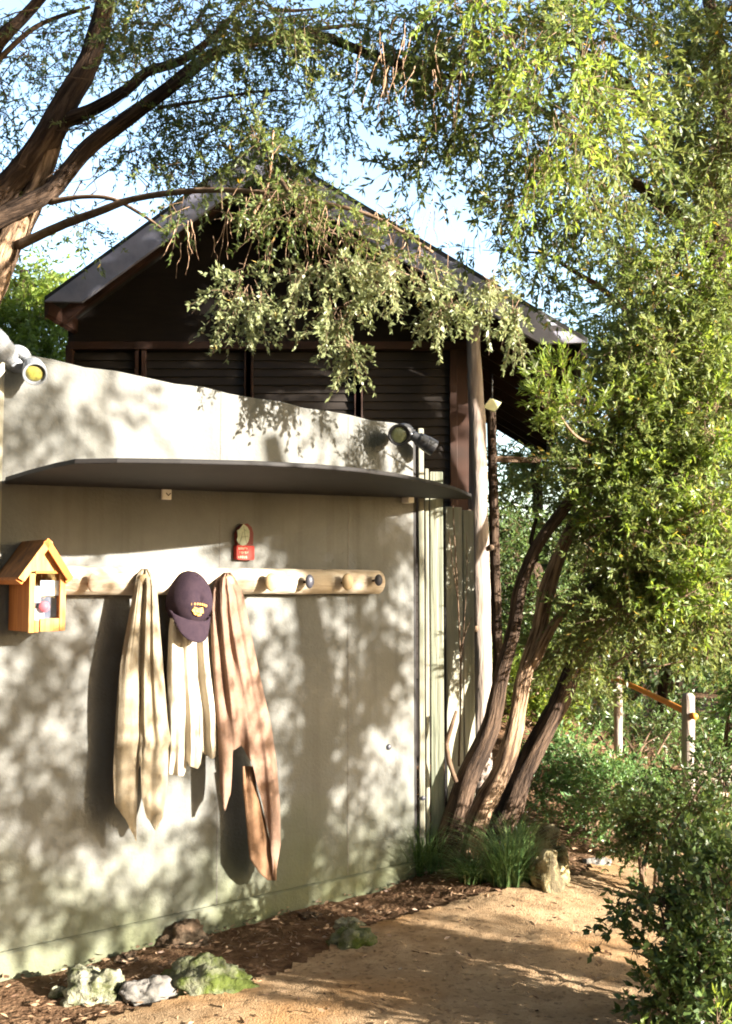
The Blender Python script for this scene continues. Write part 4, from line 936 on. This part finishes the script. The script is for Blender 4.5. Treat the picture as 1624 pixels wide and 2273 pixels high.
shrub('rail_shrub',1600,1700,7.4,[(1640,1620,7.5,40,70,.25,80),(1640,1500,7.5,36,60,.25,80)],'leaf_d','leafy green shrub right of the pale rail post',nst=6,per=22,slen=.22,ll=.05,lw=.014)
shrub('ground_cover_bush',1150,1760,9.2,[(1120,1560,9.4,60,60,.4,150),(1190,1570,9.4,60,60,.4,150),(1160,1640,9.0,80,50,.4,150),(1230,1530,9.6,40,40,.3,70)],'leaf_b','bright yellow green sunlit bush seen between the leaning trunks',tm='twig',nst=8,per=24,slen=.26,ll=.06,lw=.022,droop=-.1)
# off-frame trees to the right whose crowns dapple the wall and path
st1=empty('shade_tree',(5.3,2.2,0),'broad shade tree standing to the right of the path, dappling the wall','tree')
build('trunk',tube([Vector((5.3,2.2,-.1)),Vector((5.2,2.1,1.4)),Vector((5.35,2.3,2.6)),Vector((5.1,2.1,4.0))],[.16,.13,.10,.05],k=12,rough=.1),M['bark'],st1)
cl=[]
def shade(px,py,rx,ry,n,dist=5.6,out=0.0,g=False):
    p=(onz(px,py) if g else W(px,py,out))+SUN*dist
    k=5.0/F; cl.append((p,(.5,rx*k,ry*k),int(n*(.22 if g else 2.7))))
for a in ((700,1185,70,26,30),(800,1170,80,34,44),(830,1150,50,36,26),(620,1200,60,18,16),(820,1350,60,60,14),(450,1720,50,60,8),(100,1320,60,40,8),(60,900,60,70,16),(120,980,60,30,8),(760,960,70,50,8),(200,880,50,50,6),
          (850,1180,40,70,12),(760,1500,110,110,46),(800,1420,60,70,20),(640,1560,60,90,20),(840,1650,50,110,22),(700,1750,100,90,34),(820,1850,100,70,20),
          (120,1500,80,70,16),(60,1650,80,100,30),(180,1760,80,60,14),(60,1850,80,80,20),(100,2000,90,80,22),(350,1990,90,60,16),(560,1900,80,90,22),(620,1480,50,60,6),
          (420,1230,60,30,5),(640,1220,40,30,5),(740,1235,50,20,5),(350,1560,60,90,5),(560,1420,50,60,6),(280,2060,80,50,10),(720,1960,100,60,16)):
    shade(*a)
for a in ((500,2200,300,60,60),(800,2060,200,50,30),(1000,2200,260,60,70),(1250,2150,200,60,50),(300,2150,150,50,20),(1150,2020,160,30,16),(1000,1900,120,60,24),(700,2120,120,20,8)):
    shade(*a,g=True)
(V,Fc,t),(TV,TF)=sprays(cl,per=22,slen=.26,ll=.055,lw=.018)
npmesh('leaves',V,Fc,t,M['leaf_a'],st1); npmesh('twigs',TV,TF,None,M['twig_dark'],st1)
st2=empty('shade_tree',(5.4,4.3,0),'tall slender off-frame tree added to keep the hut gable in shadow','tree')  # unseen tree added to throw shade on the gable
build('trunk',tube([Vector((5.4,4.3,-.1)),Vector((5.3,4.2,2)),Vector((5.4,4.35,4)),Vector((5.0,4.2,6))],[.12,.10,.08,.04],k=12,rough=.1),M['bark'],st2)
cl=[]
for px,py,rr_,n in ((170,640,.42,40),(260,600,.45,50),(360,520,.42,45),(470,430,.40,38),(560,380,.4,32),(400,640,.5,60),(560,560,.5,60),(240,720,.45,50),(700,520,.45,45),(700,680,.5,50),(850,640,.45,40),(980,720,.45,40),(450,740,.45,40),(930,880,.4,24),(600,860,.4,24)):
    cl.append((at(px,py,8.0)+SUN*7.5,(rr_,rr_,rr_*.8),int(n*1.3)))
(V,Fc,t),(TV,TF)=sprays(cl,per=22,slen=.26,ll=.06,lw=.022)
npmesh('leaves',V,Fc,t,M['leaf_a'],st2); npmesh('twigs',TV,TF,None,M['twig_dark'],st2)
# unseen wood added round and behind the viewpoint to shut off sky light
wc=[]; sa=math.atan2(SUN.y,SUN.x)
for i in range(60):
    a=2*math.pi*i/60; dv=(a-sa+math.pi)%(2*math.pi)-math.pi; va=(a-math.pi/2+math.pi)%(2*math.pi)-math.pi
    if abs(va)<.62: continue
    for z_,r_ in ((1.5,12),(4.5,12),(7.5,11.5),(10,10.5),(12,8.5)):
        if -.20<dv<.85 and z_<8:
            if z_<3: wc.append((Vector((math.cos(a)*r_*1.3,3+math.sin(a)*r_*1.3,-.4)),(1.3,1.3,.8),26))
            continue
        wc.append((Vector((math.cos(a)*r_,3+math.sin(a)*r_,z_)),(1.3,1.3,1.8),26))
for k_ in range(9):
    for z_ in (1.5,4,6.5): wc.append((Vector((-5.2-.35*z_*.3,-3+k_*1.3,z_)),(.7,1.0,1.6),22))
for x_ in (-6,-3.5,-1,1.5,4):
    for y_ in (-6,-3.4,-.9,1.2):
        if y_>1 and x_>2: continue
        wc.append((Vector((x_,y_,8.3-.12*abs(y_))),(1.5,1.5,.6),30))
(V,Fc,t),(TV,TF)=sprays(wc,per=16,slen=1.1,ll=.42,lw=.22,spread=1.0)
wd_=npmesh('added_wood',V,Fc,t,M['leaf_w'],None,kind='stuff',label='dense unseen wood added behind the viewpoint to dim the sky light'); wd_['category']='wood'
# ------------------------------------------------------------------ world, sun, camera
w=bpy.data.worlds.new('World'); sc.world=w; w.use_nodes=True; nt=w.node_tree
bg=nt.nodes['Background']; sky=nt.nodes.new('ShaderNodeTexSky'); sky.sky_type='NISHITA'; sky.sun_disc=False
el=math.asin(SUN.z); az=math.atan2(SUN.x,SUN.y)
sky.sun_elevation=el; sky.sun_rotation=az; sky.air_density=1.0; sky.dust_density=1.6; sky.ozone_density=1.0
nt.links.new(sky.outputs[0],bg.inputs[0]); bg.inputs[1].default_value=.105
sl_=bpy.data.lights.new('sun','SUN'); sl_.energy=5.0; sl_.angle=R(.53); sl_.color=(1,.935,.84)
so=bpy.data.objects.new('sun',sl_); COL.objects.link(so); so.rotation_euler=(-SUN).to_track_quat('-Z','Y').to_euler(); so.location=(8,-2,6)
cd=bpy.data.cameras.new('camera'); co=bpy.data.objects.new('camera',cd); COL.objects.link(co); sc.camera=co
cd.sensor_fit='HORIZONTAL'; cd.sensor_width=24; cd.lens=35; cd.clip_end=1000; cd.clip_start=.05
co.location=O; co.rotation_euler=(math.pi/2+PITCH,0,0)
sc.view_settings.view_transform='Standard'; sc.view_settings.look='None'; sc.view_settings.gamma=1
sc.view_settings.exposure=2.75
sc.render.engine='CYCLES'; sc.cycles.pixel_filter_type='BLACKMAN_HARRIS'; sc.cycles.filter_width=1.9; sc.cycles.max_bounces=6; sc.cycles.diffuse_bounces=3; sc.cycles.transparent_max_bounces=8
sc.render.resolution_x=732; sc.render.resolution_y=1024
